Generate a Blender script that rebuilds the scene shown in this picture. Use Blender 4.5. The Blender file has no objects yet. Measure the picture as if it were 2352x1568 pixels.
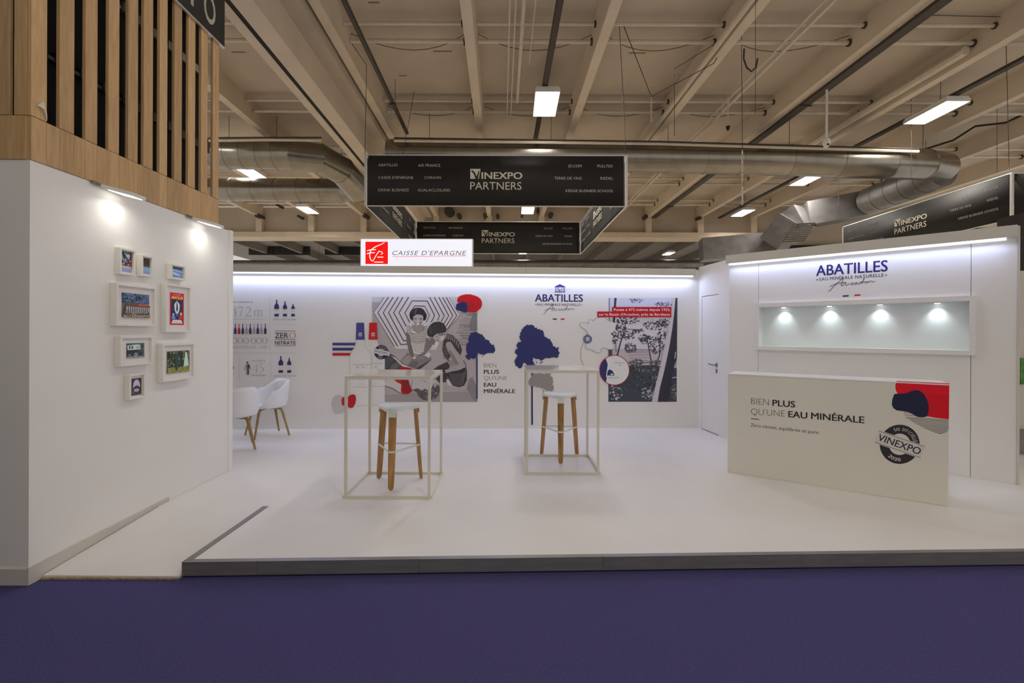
import bpy, bmesh, math, random
from mathutils import Vector, Matrix
random.seed(7)
SC = bpy.context.scene
C = SC.collection
# ------------------------------------------------------------------ camera, world, exposure
F = 1110.0; CX = 1176.0; CY = 762.0; ROLL = 0.004; CAMZ = 1.64
cam = bpy.data.cameras.new('camera'); camo = bpy.data.objects.new('camera', cam); C.objects.link(camo)
cam.sensor_width = 36.0; cam.sensor_fit = 'HORIZONTAL'; cam.lens = F/2352*36.0
cam.shift_y = -22/2352; cam.clip_end = 200
LX = Vector((math.cos(ROLL), 0, math.sin(ROLL))); LY = Vector((-math.sin(ROLL), 0, math.cos(ROLL))); LZ = Vector((0, -1, 0))
camo.matrix_world = Matrix(((LX.x, LY.x, LZ.x, 0), (LX.y, LY.y, LZ.y, 0), (LX.z, LY.z, LZ.z, CAMZ), (0, 0, 0, 1)))
SC.camera = camo
SC.view_settings.view_transform = 'Standard'; SC.view_settings.look = 'None'
SC.view_settings.gamma = 1.0; SC.view_settings.use_curve_mapping = False
SC.view_settings.exposure = 0.07
w = bpy.data.worlds.new('world'); SC.world = w; w.use_nodes = True
w.node_tree.nodes['Background'].inputs[0].default_value = (1.0, 0.93, 0.85, 1)
w.node_tree.nodes['Background'].inputs[1].default_value = 0.63
LAMP_W = 30.0      # watts of each ceiling fixture
LAMP_COL = (1.0, 0.94, 0.86)
LED = 9.0           # emission of the stand's led bars
LED_W = 4.3        # watts of light given by each metre of led bar
LED_COL = (0.54, 0.62, 1.0)

# ------------------------------------------------------------------ photograph -> place helpers
def ray(px, py):
    return LX*((px-CX)/F) + Vector((0, 1, 0)) + LY*((CY-py)/F)
CP = Vector((0, 0, CAMZ))
def onz(px, py, z):
    d = ray(px, py); t = (z-CAMZ)/d.z; return CP + d*t
def ony(px, py, y):
    d = ray(px, py); return CP + d*(y/d.y)
class Plane:
    """vertical plane through two ground points; s runs along it, z up; normal faces the camera"""
    def __init__(s, a, b):
        s.a = Vector((a[0], a[1], 0)); d = Vector((b[0]-a[0], b[1]-a[1], 0)); s.len = d.length; s.d = d.normalized()
        s.n = Vector((s.d.y, -s.d.x, 0))
        if s.n.dot(CP-s.a) < 0: s.n = -s.n
    def hit(s, px, py, off=0.0):
        d = ray(px, py); p0 = s.a + s.n*off
        t = (p0-CP).dot(s.n)/d.dot(s.n); return CP + d*t
    def sz(s, px, py, off=0.0):
        p = s.hit(px, py, off); return ((p-s.a).dot(s.d), p.z)
    def w(s, u, z, off=0.0):
        p = s.a + s.d*u + s.n*off; return Vector((p.x, p.y, z))

# ------------------------------------------------------------------ materials
def lin(c):
    c = c/255.0
    return c/12.92 if c <= 0.04045 else ((c+0.055)/1.055)**2.4
def S(r, g, b): return (lin(r), lin(g), lin(b))
MATS = {}
def mat(name, col, rough=0.5, metal=0.0, noise=0.0, nscale=8.0, bump=0.0, bscale=60.0, emit=None, estr=0.0, spec=0.5, stretch=None, alpha=None):
    if name in MATS: return MATS[name]
    m = bpy.data.materials.new(name); m.use_nodes = True; nt = m.node_tree; b = nt.nodes['Principled BSDF']
    b.inputs['Base Color'].default_value = (*col, 1); b.inputs['Roughness'].default_value = rough
    b.inputs['Metallic'].default_value = metal; b.inputs['Specular IOR Level'].default_value = spec
    tc = nt.nodes.new('ShaderNodeTexCoord'); mp = nt.nodes.new('ShaderNodeMapping'); nt.links.new(tc.outputs['Object'], mp.inputs[0])
    if stretch: mp.inputs['Scale'].default_value = stretch
    if noise > 0:
        n = nt.nodes.new('ShaderNodeTexNoise'); n.inputs['Scale'].default_value = nscale; n.inputs['Detail'].default_value = 5
        nt.links.new(mp.outputs[0], n.inputs['Vector'])
        r = nt.nodes.new('ShaderNodeMapRange'); r.inputs['From Min'].default_value = 0.3; r.inputs['From Max'].default_value = 0.7
        r.inputs['To Min'].default_value = 1-noise; r.inputs['To Max'].default_value = 1+noise*0.6
        nt.links.new(n.outputs['Fac'], r.inputs['Value'])
        mx = nt.nodes.new('ShaderNodeMix'); mx.data_type = 'RGBA'; mx.blend_type = 'MULTIPLY'; mx.inputs['Factor'].default_value = 1
        mx.inputs['A'].default_value = (*col, 1); nt.links.new(r.outputs[0], mx.inputs['B']); nt.links.new(mx.outputs['Result'], b.inputs['Base Color'])
    if bump > 0:
        n2 = nt.nodes.new('ShaderNodeTexNoise'); n2.inputs['Scale'].default_value = bscale; n2.inputs['Detail'].default_value = 4
        nt.links.new(mp.outputs[0], n2.inputs['Vector'])
        bp = nt.nodes.new('ShaderNodeBump'); bp.inputs['Strength'].default_value = bump; bp.inputs['Distance'].default_value = 0.01
        nt.links.new(n2.outputs['Fac'], bp.inputs['Height']); nt.links.new(bp.outputs[0], b.inputs['Normal'])
    if emit:
        b.inputs['Emission Color'].default_value = (*emit, 1); b.inputs['Emission Strength'].default_value = estr
    MATS[name] = m; return m
def wood_mat(name, c1, c2, rough=0.55, sc=(14, 14, 1.2)):
    m = bpy.data.materials.new(name); m.use_nodes = True; nt = m.node_tree; b = nt.nodes['Principled BSDF']; b.inputs['Roughness'].default_value = rough
    b.inputs['Specular IOR Level'].default_value = 0.3
    tc = nt.nodes.new('ShaderNodeTexCoord'); mp = nt.nodes.new('ShaderNodeMapping'); mp.inputs['Scale'].default_value = sc
    oi = nt.nodes.new('ShaderNodeObjectInfo'); ad = nt.nodes.new('ShaderNodeVectorMath'); ad.operation = 'ADD'
    ml = nt.nodes.new('ShaderNodeMath'); ml.operation = 'MULTIPLY'; ml.inputs[1].default_value = 37.0
    nt.links.new(oi.outputs['Random'], ml.inputs[0]); nt.links.new(tc.outputs['Object'], ad.inputs[0]); nt.links.new(ml.outputs[0], ad.inputs[1])
    nt.links.new(ad.outputs[0], mp.inputs[0])
    n = nt.nodes.new('ShaderNodeTexNoise'); n.inputs['Scale'].default_value = 3; n.inputs['Detail'].default_value = 6; n.inputs['Distortion'].default_value = 0.6
    nt.links.new(mp.outputs[0], n.inputs['Vector'])
    cr = nt.nodes.new('ShaderNodeValToRGB'); cr.color_ramp.elements[0].position = 0.3; cr.color_ramp.elements[1].position = 0.72
    cr.color_ramp.elements[0].color = (*c1, 1); cr.color_ramp.elements[1].color = (*c2, 1)
    nt.links.new(n.outputs['Fac'], cr.inputs[0])
    r = nt.nodes.new('ShaderNodeMapRange'); r.inputs['To Min'].default_value = 0.84; r.inputs['To Max'].default_value = 1.1
    nt.links.new(oi.outputs['Random'], r.inputs['Value'])
    mx = nt.nodes.new('ShaderNodeMix'); mx.data_type = 'RGBA'; mx.blend_type = 'MULTIPLY'; mx.inputs['Factor'].default_value = 1
    nt.links.new(cr.outputs[0], mx.inputs['A']); nt.links.new(r.outputs[0], mx.inputs['B']); nt.links.new(mx.outputs['Result'], b.inputs['Base Color'])
    MATS[name] = m; return m
def print_mat():
    m = bpy.data.materials.new('print'); m.use_nodes = True; nt = m.node_tree; b = nt.nodes['Principled BSDF']
    a = nt.nodes.new('ShaderNodeAttribute'); a.attribute_name = 'Col'; nt.links.new(a.outputs['Color'], b.inputs['Base Color'])
    b.inputs['Roughness'].default_value = 0.55; b.inputs['Specular IOR Level'].default_value = 0.3; return m
M = dict(
  wall=mat('white_wall', (0.84, 0.825, 0.80), 0.6, noise=0.02, nscale=1.5, bump=0.03, bscale=25),
  wallgrey=mat('greyer_wall_paint', (0.60, 0.57, 0.52), 0.6, noise=0.03, nscale=2),  # greyer paint of skirtings, wall backing and the next stand's partition
  deck=mat('white_deck_vinyl', (0.80, 0.785, 0.765), 0.42, noise=0.03, nscale=1.3, bump=0.04, bscale=18),
  fascia=mat('fascia_paint', (0.64, 0.61, 0.55), 0.5, noise=0.03, nscale=3),
  counter=mat('counter_laminate', (0.80, 0.775, 0.69), 0.45, noise=0.02, nscale=2),
  ctop=mat('counter_top', (0.84, 0.84, 0.83), 0.35, noise=0.02, nscale=2),
  carpet=mat('blue_carpet', (0.088, 0.081, 0.222), 0.95, noise=0.22, nscale=90, bump=0.5, bscale=300, spec=0.1),
  alu=mat('brushed_aluminium', (0.24, 0.225, 0.22), 0.35, 0.35, noise=0.15, nscale=6, stretch=(0.6, 6, 6)),
  alulight=mat('bright_aluminium', (0.68, 0.67, 0.65), 0.4, 0.6, noise=0.05),
  hallfloor=mat('pale_hall_floor', (0.72, 0.64, 0.52), 0.7, noise=0.05, nscale=0.5),
  osb=mat('chipboard_edge', (0.50, 0.36, 0.17), 0.9, noise=0.5, nscale=60, bump=0.6, bscale=90),
  black=mat('black_void', (0.006, 0.006, 0.006), 0.8, noise=0.2),
  dark=mat('dark_metal', (0.035, 0.03, 0.028), 0.5, 0.3, noise=0.2),
  banner=mat('black_banner_vinyl', (0.016, 0.0145, 0.013), 0.62, noise=0.2, nscale=3, bump=0.15, bscale=3, spec=0.35),
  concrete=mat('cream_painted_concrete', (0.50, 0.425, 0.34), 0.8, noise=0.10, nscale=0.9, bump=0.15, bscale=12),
  concrete2=mat('darker_concrete', (0.24, 0.215, 0.19), 0.8, noise=0.12, nscale=1.2, bump=0.15, bscale=12),  # darker, greyer tone than the cream concrete, mostly for the second bay
  stem=mat('beam_paint', (0.64, 0.54, 0.42), 0.75, noise=0.07, nscale=1.4),
  duct=mat('galvanised_steel', (0.30, 0.275, 0.235), 0.27, 0.92, noise=0.16, nscale=2.5, bump=0.06, bscale=8),
  ductdark=mat('dull_steel', (0.26, 0.25, 0.25), 0.45, 0.8, noise=0.2, nscale=3),
  wire=mat('brown_shadow_and_slot', (0.20, 0.16, 0.11), 0.6, noise=0.1),  # brown of the shadow arcs under the slab, also of its slots
  pipe=mat('cream_pipe', (0.62, 0.54, 0.43), 0.5, noise=0.08),
  tray=mat('dark_cable_tray', (0.07, 0.055, 0.045), 0.6, 0.2, noise=0.4, nscale=30),
  cable=mat('black_cable', (0.02, 0.018, 0.016), 0.6, noise=0.1),
  chain=mat('zinc_chain', (0.7, 0.66, 0.6), 0.35, 0.7, noise=0.05),
  whitemet=mat('cream_powder_coat', (0.74, 0.71, 0.60), 0.4, noise=0.02),
  glosswhite=mat('gloss_white_top', (0.80, 0.78, 0.74), 0.08, noise=0.01),
  seat=mat('pale_grey_green_plastic', (0.76, 0.80, 0.77), 0.4, noise=0.02),
  shell=mat('white_shell_plastic', (0.84, 0.84, 0.86), 0.4, noise=0.02),
  frame=mat('white_picture_frame', (0.82, 0.80, 0.73), 0.45, noise=0.02),
  mount=mat('picture_mount', (0.80, 0.77, 0.76), 0.7, noise=0.02),
  steel=mat('satin_steel', (0.35, 0.33, 0.30), 0.35, 0.9, noise=0.05),
  lampbody=mat('white_lamp_body', (0.75, 0.74, 0.70), 0.4, noise=0.02),
  lampglow=mat('lamp_diffuser', (0.9, 0.9, 0.88), 0.5, emit=(1.0, 0.96, 0.86), estr=3.2),
  tube=mat('fluorescent_tube', (0.9, 0.9, 0.88), 0.5, emit=(1.0, 0.95, 0.88), estr=14.0),
  led=mat('led_bar', (0.9, 0.9, 0.95), 0.5, emit=(0.80, 0.86, 1.0), estr=1.25),
  spotglow=mat('downlight_lens', (0.9, 0.9, 0.95), 0.5, emit=(0.9, 0.97, 1.0), estr=6.0),
  lightbox=mat('lightbox_face', (0.6, 0.6, 0.62), 0.5, emit=(0.86, 0.88, 1.0), estr=0.72),
  vitrine=mat('vitrine_lining', (0.80, 0.85, 0.85), 0.45, noise=0.03, nscale=3),
  paper=mat('paper_tape', (0.75, 0.68, 0.6), 0.6, noise=0.05),
)
M['slat'] = wood_mat('pine_slat', S(186, 150, 106), S(208, 174, 128))
M['stoolwood'] = wood_mat('ash_stool_leg', S(152, 110, 58), S(194, 150, 96), 0.45)
M['chairwood'] = wood_mat('oak_chair_leg', S(150, 120, 72), S(186, 156, 104), 0.5)
M['print'] = print_mat()
_b = M['print'].copy(); _b.name = 'backlit_print'; _n = _b.node_tree; _p = _n.nodes['Principled BSDF']
_n.links.new([x for x in _n.nodes if x.type == 'ATTRIBUTE'][0].outputs['Color'], _p.inputs['Emission Color']); _p.inputs['Emission Strength'].default_value = 0.75; M['backlit'] = _b

# ------------------------------------------------------------------ object helpers
def tagp(o, label=None, cat=None, group=None, kind=None):
    if label: o['label'] = label
    if cat: o['category'] = cat
    if group: o['group'] = group
    if kind: o['kind'] = kind
    return o
def thing(name, loc, label=None, cat=None, group=None, kind=None):
    o = bpy.data.objects.new(name, None); o.empty_display_size = 0.1; C.objects.link(o); o.location = loc
    return tagp(o, label, cat, group, kind)
def finish(bm, smooth):
    bmesh.ops.recalc_face_normals(bm, faces=bm.faces[:])
    if smooth:
        for f in bm.faces: f.smooth = True
        for e in bm.edges:
            if len(e.link_faces) == 2 and e.calc_face_angle(0) > math.radians(38): e.smooth = False
def obj(name, bm, m, parent=None, smooth=False, label=None, kind=None, origin=None, fin=True):
    """bm is in world coordinates; the mesh is stored relative to its parent (or to its own base)"""
    if fin: finish(bm, smooth)
    me = bpy.data.meshes.new(name)
    base = Vector((0, 0, 0))
    if parent is not None:
        base = parent.location.copy()
        if parent.parent is not None: base += parent.parent.location
    else:
        if origin is None:
            xs = [v.co.x for v in bm.verts]; ys = [v.co.y for v in bm.verts]; zs = [v.co.z for v in bm.verts]
            origin = Vector(((min(xs)+max(xs))/2, (min(ys)+max(ys))/2, min(zs)))
        base = Vector(origin)
    own = Vector((0, 0, 0))
    if parent is not None:   # give every part an origin of its own at its centre base
        xs = [v.co.x for v in bm.verts]; ys = [v.co.y for v in bm.verts]; zs = [v.co.z for v in bm.verts]
        own = Vector(((min(xs)+max(xs))/2, (min(ys)+max(ys))/2, min(zs))) - base
    for v in bm.verts: v.co -= base + own
    bm.to_mesh(me); bm.free()
    me.materials.append(m)
    o = bpy.data.objects.new(name, me); C.objects.link(o)
    if parent is not None: o.parent = parent; o.location = own
    else: o.location = base
    if label: o['label'] = label
    if kind: o['kind'] = kind
    return o
def copy_tree(o, parent=None):
    c = o.copy(); C.objects.link(c); c.parent = parent
    for ch in list(o.children): copy_tree(ch, c)
    return c
NB = bmesh.new
def box(bm, x0, x1, y0, y1, z0, z1, bev=0.0):
    vs = [bm.verts.new(p) for p in ((x0,y0,z0),(x1,y0,z0),(x1,y1,z0),(x0,y1,z0),(x0,y0,z1),(x1,y0,z1),(x1,y1,z1),(x0,y1,z1))]
    fs = [bm.faces.new([vs[i] for i in q]) for q in ((0,3,2,1),(4,5,6,7),(0,1,5,4),(1,2,6,5),(2,3,7,6),(3,0,4,7))]
    if bev > 0:
        es = list({e for f in fs for e in f.edges}); bmesh.ops.bevel(bm, geom=es, offset=bev, segments=1, affect='EDGES', profile=0.5)
    return bm
def prism(bm, pts, z0, z1):
    a = [bm.verts.new((p[0], p[1], z0)) for p in pts]; b = [bm.verts.new((p[0], p[1], z1)) for p in pts]; n = len(pts)
    bm.faces.new(a); bm.faces.new(b)
    for i in range(n): bm.faces.new((a[i], a[(i+1) % n], b[(i+1) % n], b[i]))
    return bm
def hexa(bm, P8):
    vs = [bm.verts.new(p) for p in P8]
    for q in ((0,3,2,1),(4,5,6,7),(0,1,5,4),(1,2,6,5),(2,3,7,6),(3,0,4,7)): bm.faces.new([vs[i] for i in q])
    return bm
def slab(bm, pl, s0, s1, z0, z1, o0, o1, bev=0.0):
    """box in a Plane's own frame, from offset o0 (back) to o1 (front)"""
    P = [pl.w(s0,z0,o1), pl.w(s1,z0,o1), pl.w(s1,z0,o0), pl.w(s0,z0,o0), pl.w(s0,z1,o1), pl.w(s1,z1,o1), pl.w(s1,z1,o0), pl.w(s0,z1,o0)]
    vs = [bm.verts.new(p) for p in P]
    fs = [bm.faces.new([vs[i] for i in q]) for q in ((0,3,2,1),(4,5,6,7),(0,1,5,4),(1,2,6,5),(2,3,7,6),(3,0,4,7))]
    if bev > 0:
        es = list({e for f in fs for e in f.edges}); bmesh.ops.bevel(bm, geom=es, offset=bev, segments=1, affect='EDGES', profile=0.5)
    return bm
def tube(bm, pts, r, n=8, closed=False, cap=True, sq=False):
    pts = [Vector(p) for p in pts]; rs = r if isinstance(r, (list, tuple)) else [r]*len(pts)
    rings = []; up = None; N = len(pts)
    for i, p in enumerate(pts):
        if closed: d = (pts[(i+1) % N]-pts[i]).normalized() + (pts[i]-pts[i-1]).normalized()
        elif i == 0: d = pts[1]-pts[0]
        elif i == N-1: d = pts[-1]-pts[-2]
        else: d = (pts[i+1]-pts[i]).normalized() + (pts[i]-pts[i-1]).normalized()
        d = d.normalized() if d.length > 1e-9 else Vector((0, 0, 1))
        if up is None: up = Vector((0, 0, 1)) if abs(d.z) < 0.9 else Vector((1, 0, 0))
        a = d.cross(up)
        if a.length < 1e-6: a = d.cross(Vector((0, 1, 0)))
        a.normalize(); b = a.cross(d).normalized(); up = b
        o = math.pi/4 if sq else 0
        k = math.sqrt(2) if sq else 1
        rings.append([bm.verts.new(p + (a*math.cos(o+2*math.pi*j/n) + b*math.sin(o+2*math.pi*j/n))*rs[i]*k) for j in range(n)])
    for i in range(N if closed else N-1):
        A = rings[i]; B = rings[(i+1) % N]
        for j in range(n): bm.faces.new((A[j], A[(j+1) % n], B[(j+1) % n], B[j]))
    if cap and not closed: bm.faces.new(rings[0]); bm.faces.new(rings[-1])
    return bm
def arc(c, u, v, r, a0, a1, n):
    return [Vector(c) + Vector(u)*(r*math.cos(a0+(a1-a0)*i/n)) + Vector(v)*(r*math.sin(a0+(a1-a0)*i/n)) for i in range(n+1)]

# ------------------------------------------------------------------ flat print: polygons, strokes and type laid on a plane
_T = {}
def text_mesh(body, off=0.0, shear=0.0, space=1.0):
    k = (body, off, shear, space)
    if k in _T: return _T[k]
    cu = bpy.data.curves.new('t', 'FONT'); cu.body = body; cu.offset = off; cu.resolution_u = 3; cu.shear = shear; cu.space_character = space
    o = bpy.data.objects.new('t', cu); C.objects.link(o); bpy.context.view_layer.update()
    dg = bpy.context.evaluated_depsgraph_get(); me = bpy.data.meshes.new_from_object(o.evaluated_get(dg))
    vs = [tuple(v.co[:2]) for v in me.vertices]; fs = [tuple(p.vertices) for p in me.polygons]
    bpy.data.objects.remove(o); bpy.data.curves.remove(cu); bpy.data.meshes.remove(me)
    x0 = min(v[0] for v in vs); x1 = max(v[0] for v in vs)
    _T[k] = ([((v[0]-x0), v[1]) for v in vs], fs, x1-x0); return _T[k]
WREF = (192, 190, 190)
def alb(rgb, ref=WREF, base=0.8):
    return tuple(min(0.9, lin(c)/lin(r)*base) for c, r in zip(rgb, ref))
class Art:
    def __init__(s, pl, off=0.001, step=0.00012, ref=WREF):
        s.pl = pl; s.off = off; s.step = step; s.k = 0; s.v = []; s.f = []; s.c = []; s.ref = ref
    def _add(s, sz, faces, rgb):
        o = s.off + s.step*s.k; s.k += 1; b = len(s.v)
        s.v += [s.pl.w(u, z, o) for u, z in sz]
        for f in faces: s.f.append(tuple(i+b for i in f)); s.c.append(alb(rgb, s.ref))
    def same(s): s.k -= 1
    def poly(s, pts, rgb):
        s._add([s.pl.sz(x, y) for x, y in pts], [tuple(range(len(pts)))], rgb)
    def rect(s, x0, y0, x1, y1, rgb): s.poly([(x0, y0), (x1, y0), (x1, y1), (x0, y1)], rgb)
    def line(s, pts, wd, rgb, closed=False):
        n = len(pts); ws = wd if isinstance(wd, (list, tuple)) else [wd]*n; L = []; R = []
        for i, p in enumerate(pts):
            if closed: a = pts[i-1]; b = pts[(i+1) % n]
            else: a = pts[max(i-1, 0)]; b = pts[min(i+1, n-1)]
            dx, dy = b[0]-a[0], b[1]-a[1]; l = math.hypot(dx, dy) or 1
            nx, ny = -dy/l*ws[i]/2, dx/l*ws[i]/2; L.append((p[0]+nx, p[1]+ny)); R.append((p[0]-nx, p[1]-ny))
        V = [s.pl.sz(x, y) for x, y in L+R]; m = n if closed else n-1
        s._add(V, [(i, (i+1) % n, n+(i+1) % n, n+i) for i in range(m)], rgb)
    def disc(s, cx, cy, rx, ry, rgb, n=28, a0=0, a1=2*math.pi, rot=0):
        P = []
        for i in range(n):
            a = a0+(a1-a0)*i/(n if a1-a0 > 6.2 else n-1); x, y = rx*math.cos(a), ry*math.sin(a)
            P.append((cx+x*math.cos(rot)-y*math.sin(rot), cy+x*math.sin(rot)+y*math.cos(rot)))
        s.poly(P, rgb)
    def ring(s, cx, cy, rx, ry, wd, rgb, n=32):
        s.line([(cx+rx*math.cos(2*math.pi*i/n), cy+ry*math.sin(2*math.pi*i/n)) for i in range(n)], wd, rgb, closed=True)
    def text(s, body, x0, y0, x1, y1, cap, rgb, bold=0.0, shear=0.0, space=1.0, up=None):
        """baseline from (x0,y0) to (x1,y1) in photo pixels, cap height in pixels at the left end"""
        vs, fs, wd = text_mesh(body, min(bold, 0.0) if bold < 0 else (bold if bold <= .006 else 0.0), shear, space)
        a = Vector(s.pl.sz(x0, y0)); b = Vector(s.pl.sz(x1, y1)); t = Vector(s.pl.sz(x0, y0-cap))
        e = b-a; h = (t-a).length/0.72
        if up is None: u = Vector((-e.y, e.x)).normalized()*h
        else: u = Vector(up)*h
        if u.y < 0 and up is None: u = -u
        if bold <= 0.006: s._add([tuple(a + e*(x/wd) + u*y) for x, y in vs], fs, rgb); return
        for dx, dy in ((-1, -1), (1, -1), (1, 1), (-1, 1), (0, 0)):      # heavy weight: the same letters laid around themselves
            s._add([tuple(a + e*((x+dx*bold)/wd) + u*(y+dy*bold*.5)) for x, y in vs], fs, rgb)
    def build(s, name, parent=None, m=None, **kw):
        bm = NB(); vv = [bm.verts.new(v) for v in s.v]; lay = bm.loops.layers.float_color.new('Col')
        for f, c in zip(s.f, s.c):
            try: ff = bm.faces.new([vv[i] for i in f])
            except ValueError: continue
            for l in ff.loops: l[lay] = (*c, 1)
        bm.normal_update()
        for ff in bm.faces:
            if ff.normal.dot(s.pl.n) < 0: ff.normal_flip()
        return obj(name, bm, m or M['print'], parent, fin=False, **kw)
# ================================================================== LARGE STRUCTURE
AX = -0.0216                                   # the hall's long axis drifts this much in x per metre of y
def hx(x0, y): return x0 + AX*y
# --- hall floor (carpet)
bm = NB(); box(bm, -9, 9, -1.5, 9.0, -0.05, 0.0); tagp(obj('floor', bm, M['carpet'], origin=(0, 0, 0)), kind='structure')
for (x0, x1, y0, y1) in ((-12, -9, -1.5, 9), (9, 14, -1.5, 9), (-12, 14, 9, 46)):
    bm = NB(); box(bm, x0, x1, y0, y1, -0.05, 0.0); tagp(obj('floor', bm, M['hallfloor'], origin=(0, 0, 0)), kind='structure')  # beyond the carpet, kept pale to bounce light up to the roof
# --- raised platform
PZ = 0.10
f0 = onz(418, 1292, PZ); f1 = onz(2352, 1267, PZ); fd = (f1-f0); sl = fd.y/fd.x
def fy(x): return f0.y + (x-f0.x)*sl
rt = onz(605, 1163, PZ)                         # where the ramp meets the deck
plat = thing('platform', (1.5, 6, 0), 'low white vinyl-topped exhibition platform edged in aluminium, standing on the blue carpet', 'platform')
bm = NB(); prism(bm, [(f0.x+0.04, fy(f0.x)+0.045), (8.5, fy(8.5)+0.045), (8.5, 8.3), (-8.5, 8.3), (-8.5, 5.30), (-3.102, 5.30), (-3.102, rt.y), (rt.x+0.045, rt.y)], 0.02, PZ)
obj('deck', bm, M['deck'], plat)
bm = NB(); prism(bm, [(f0.x+0.06, fy(f0.x)+0.03), (8.5, fy(8.5)+0.03), (8.5, 8.2), (-8.4, 8.2), (-8.4, 5.34), (-3.05, 5.34), (-3.05, rt.y+0.1), (rt.x+0.06, rt.y+0.1)], 0.001, 0.018)
obj('chipboard_base', bm, M['osb'], plat)
xs = [f0.x] + [onz(p, 1285, PZ).x for p in (595, 962, 1388, 1857)] + [4.6, 6.4, 8.5]
for i in range(len(xs)-1):
    a, b = xs[i]+(0.0008 if i else 0), xs[i+1]-0.0008
    bm = NB(); prism(bm, [(a, fy(a)), (b, fy(b)), (b, fy(b)+0.045), (a, fy(a)+0.045)], PZ, PZ+0.003)
    P = [(a, fy(a), 0.012), (b, fy(b), 0.012), (b, fy(b)+0.004, 0.012), (a, fy(a)+0.004, 0.012), (a, fy(a), PZ+0.002), (b, fy(b), PZ+0.002), (b, fy(b)+0.004, PZ+0.002), (a, fy(a)+0.004, PZ+0.002)]
    hexa(bm, P); obj('edge_profile', bm, M['alu'], plat)
bm = NB(); prism(bm, [(f0.x-0.003, fy(f0.x)+0.002), (f0.x+0.045, fy(f0.x)+0.046), (rt.x+0.045, rt.y), (rt.x-0.003, rt.y)], PZ, PZ+0.004)
prism(bm, [(f0.x-0.003, fy(f0.x)+0.002), (f0.x+0.001, fy(f0.x)+0.002), (rt.x+0.001, rt.y), (rt.x-0.003, rt.y)], 0.012, PZ+0.003)
obj('side_profile', bm, M['alu'], plat)
# --- ramp between the picture wall and the platform
WX = -3.105
rl = onz(108, 1322, 0.02); rr = onz(418, 1324, 0.02)
ramp = thing('ramp', (-2.65, 3.7, 0), 'short white ramp rising from the blue carpet beside the picture wall', 'ramp')
yb = rt.y+0.005
bm = NB(); hexa(bm, [(WX+0.02, rl.y, 0.012), (f0.x-0.004, rr.y, 0.012), (f0.x-0.004, yb, 0.012), (WX+0.02, yb, 0.012), (WX+0.02, rl.y, 0.024), (f0.x-0.004, rr.y, 0.024), (f0.x-0.004, yb, PZ+0.001), (WX+0.02, yb, PZ+0.001)])
obj('ramp_deck', bm, M['deck'], ramp)
bm = NB(); hexa(bm, [(WX+0.02, rl.y-0.012, 0.001), (f0.x-0.004, rr.y-0.004, 0.001), (f0.x-0.004, rr.y+0.08, 0.001), (WX+0.02, rl.y+0.08, 0.001), (WX+0.02, rl.y-0.012, 0.0115), (f0.x-0.004, rr.y-0.004, 0.0115), (f0.x-0.004, rr.y+0.08, 0.0115), (WX+0.02, rl.y+0.08, 0.0115)])
obj('chipboard_edge', bm, M['osb'], ramp)

# --- left wall with pictures (and its grey end face turned to the aisle)
WY0 = onz(68, 1343, 0.0).y; WY1 = 5.29; WT = 2.735
PLW = Plane((WX, WY0), (WX, WY1))
wl = tagp(thing('wall_left', (-3.6, 4.2, 0)), kind='structure')
bm = NB(); prism(bm, [(WX-1.5, WY0), (WX, WY0), (WX, WY1), (WX-0.11, WY1), (WX-0.11, WY0+0.12), (WX-1.5, WY0+0.12)], 0.001, WT)
obj('wall_panel', bm, M['wall'], wl)
bm = NB(); box(bm, WX-0.115, WX+0.012, WY1, WY1+0.07, PZ, WT+0.01, 0.004); obj('corner_post', bm, M['wall'], wl)
bb = tagp(thing('baseboard_left', (-3.1, 3.6, 0)), kind='structure')
yk = onz(370, 1150, PZ).y
bm = NB(); hexa(bm, [(WX, WY0-0.012, 0.002), (WX+0.012, WY0-0.012, 0.002), (WX+0.012, yk, 0.002), (WX, yk, 0.002), (WX, WY0-0.012, 0.115), (WX+0.012, WY0-0.012, 0.115), (WX+0.012, yk, 0.135), (WX, yk, 0.135)])
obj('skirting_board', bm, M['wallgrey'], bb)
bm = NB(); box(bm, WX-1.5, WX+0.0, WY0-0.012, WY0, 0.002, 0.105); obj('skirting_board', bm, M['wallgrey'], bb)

# --- back wall
ba = onz(560, 985, PZ); bb_ = onz(1604, 982, PZ)
dirb = (bb_-ba).normalized(); b0 = ba - dirb*4.2; b1 = bb_
PB = Plane((b0.x, b0.y), (b1.x, b1.y)); BT = 2.655
wb = tagp(thing('wall_back', (-1, 7.9, 0)), kind='structure')
def su(px, py=760): return PB.sz(px, py)[0]
bm = NB(); slab(bm, PB, 0, PB.len+0.02, PZ, BT, -0.06, 0.0); obj('wall_panel', bm, M['wall'], wb)
FO = 0.095
cuts = [0.0, su(822, 620), su(1207, 620), PB.len-0.09]
for i in range(3):
    bm = NB(); slab(bm, PB, cuts[i]+0.0015, cuts[i+1]-0.0015, BT-0.10, BT+0.008, 0.0, FO, 0.002); obj('fascia_board', bm, M['fascia'], wb)
bm = NB(); slab(bm, PB, 0.3, PB.len-0.13, BT-0.122, BT-0.1015, FO-0.035, FO-0.008); obj('led_bar', bm, M['led'], wb)
bm = NB(); slab(bm, PB, 1.0, PB.len-0.1, PZ+0.0005, PZ+0.055, 0.0005, 0.010); obj('skirting_board', bm, M['wall'], wb)
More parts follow.
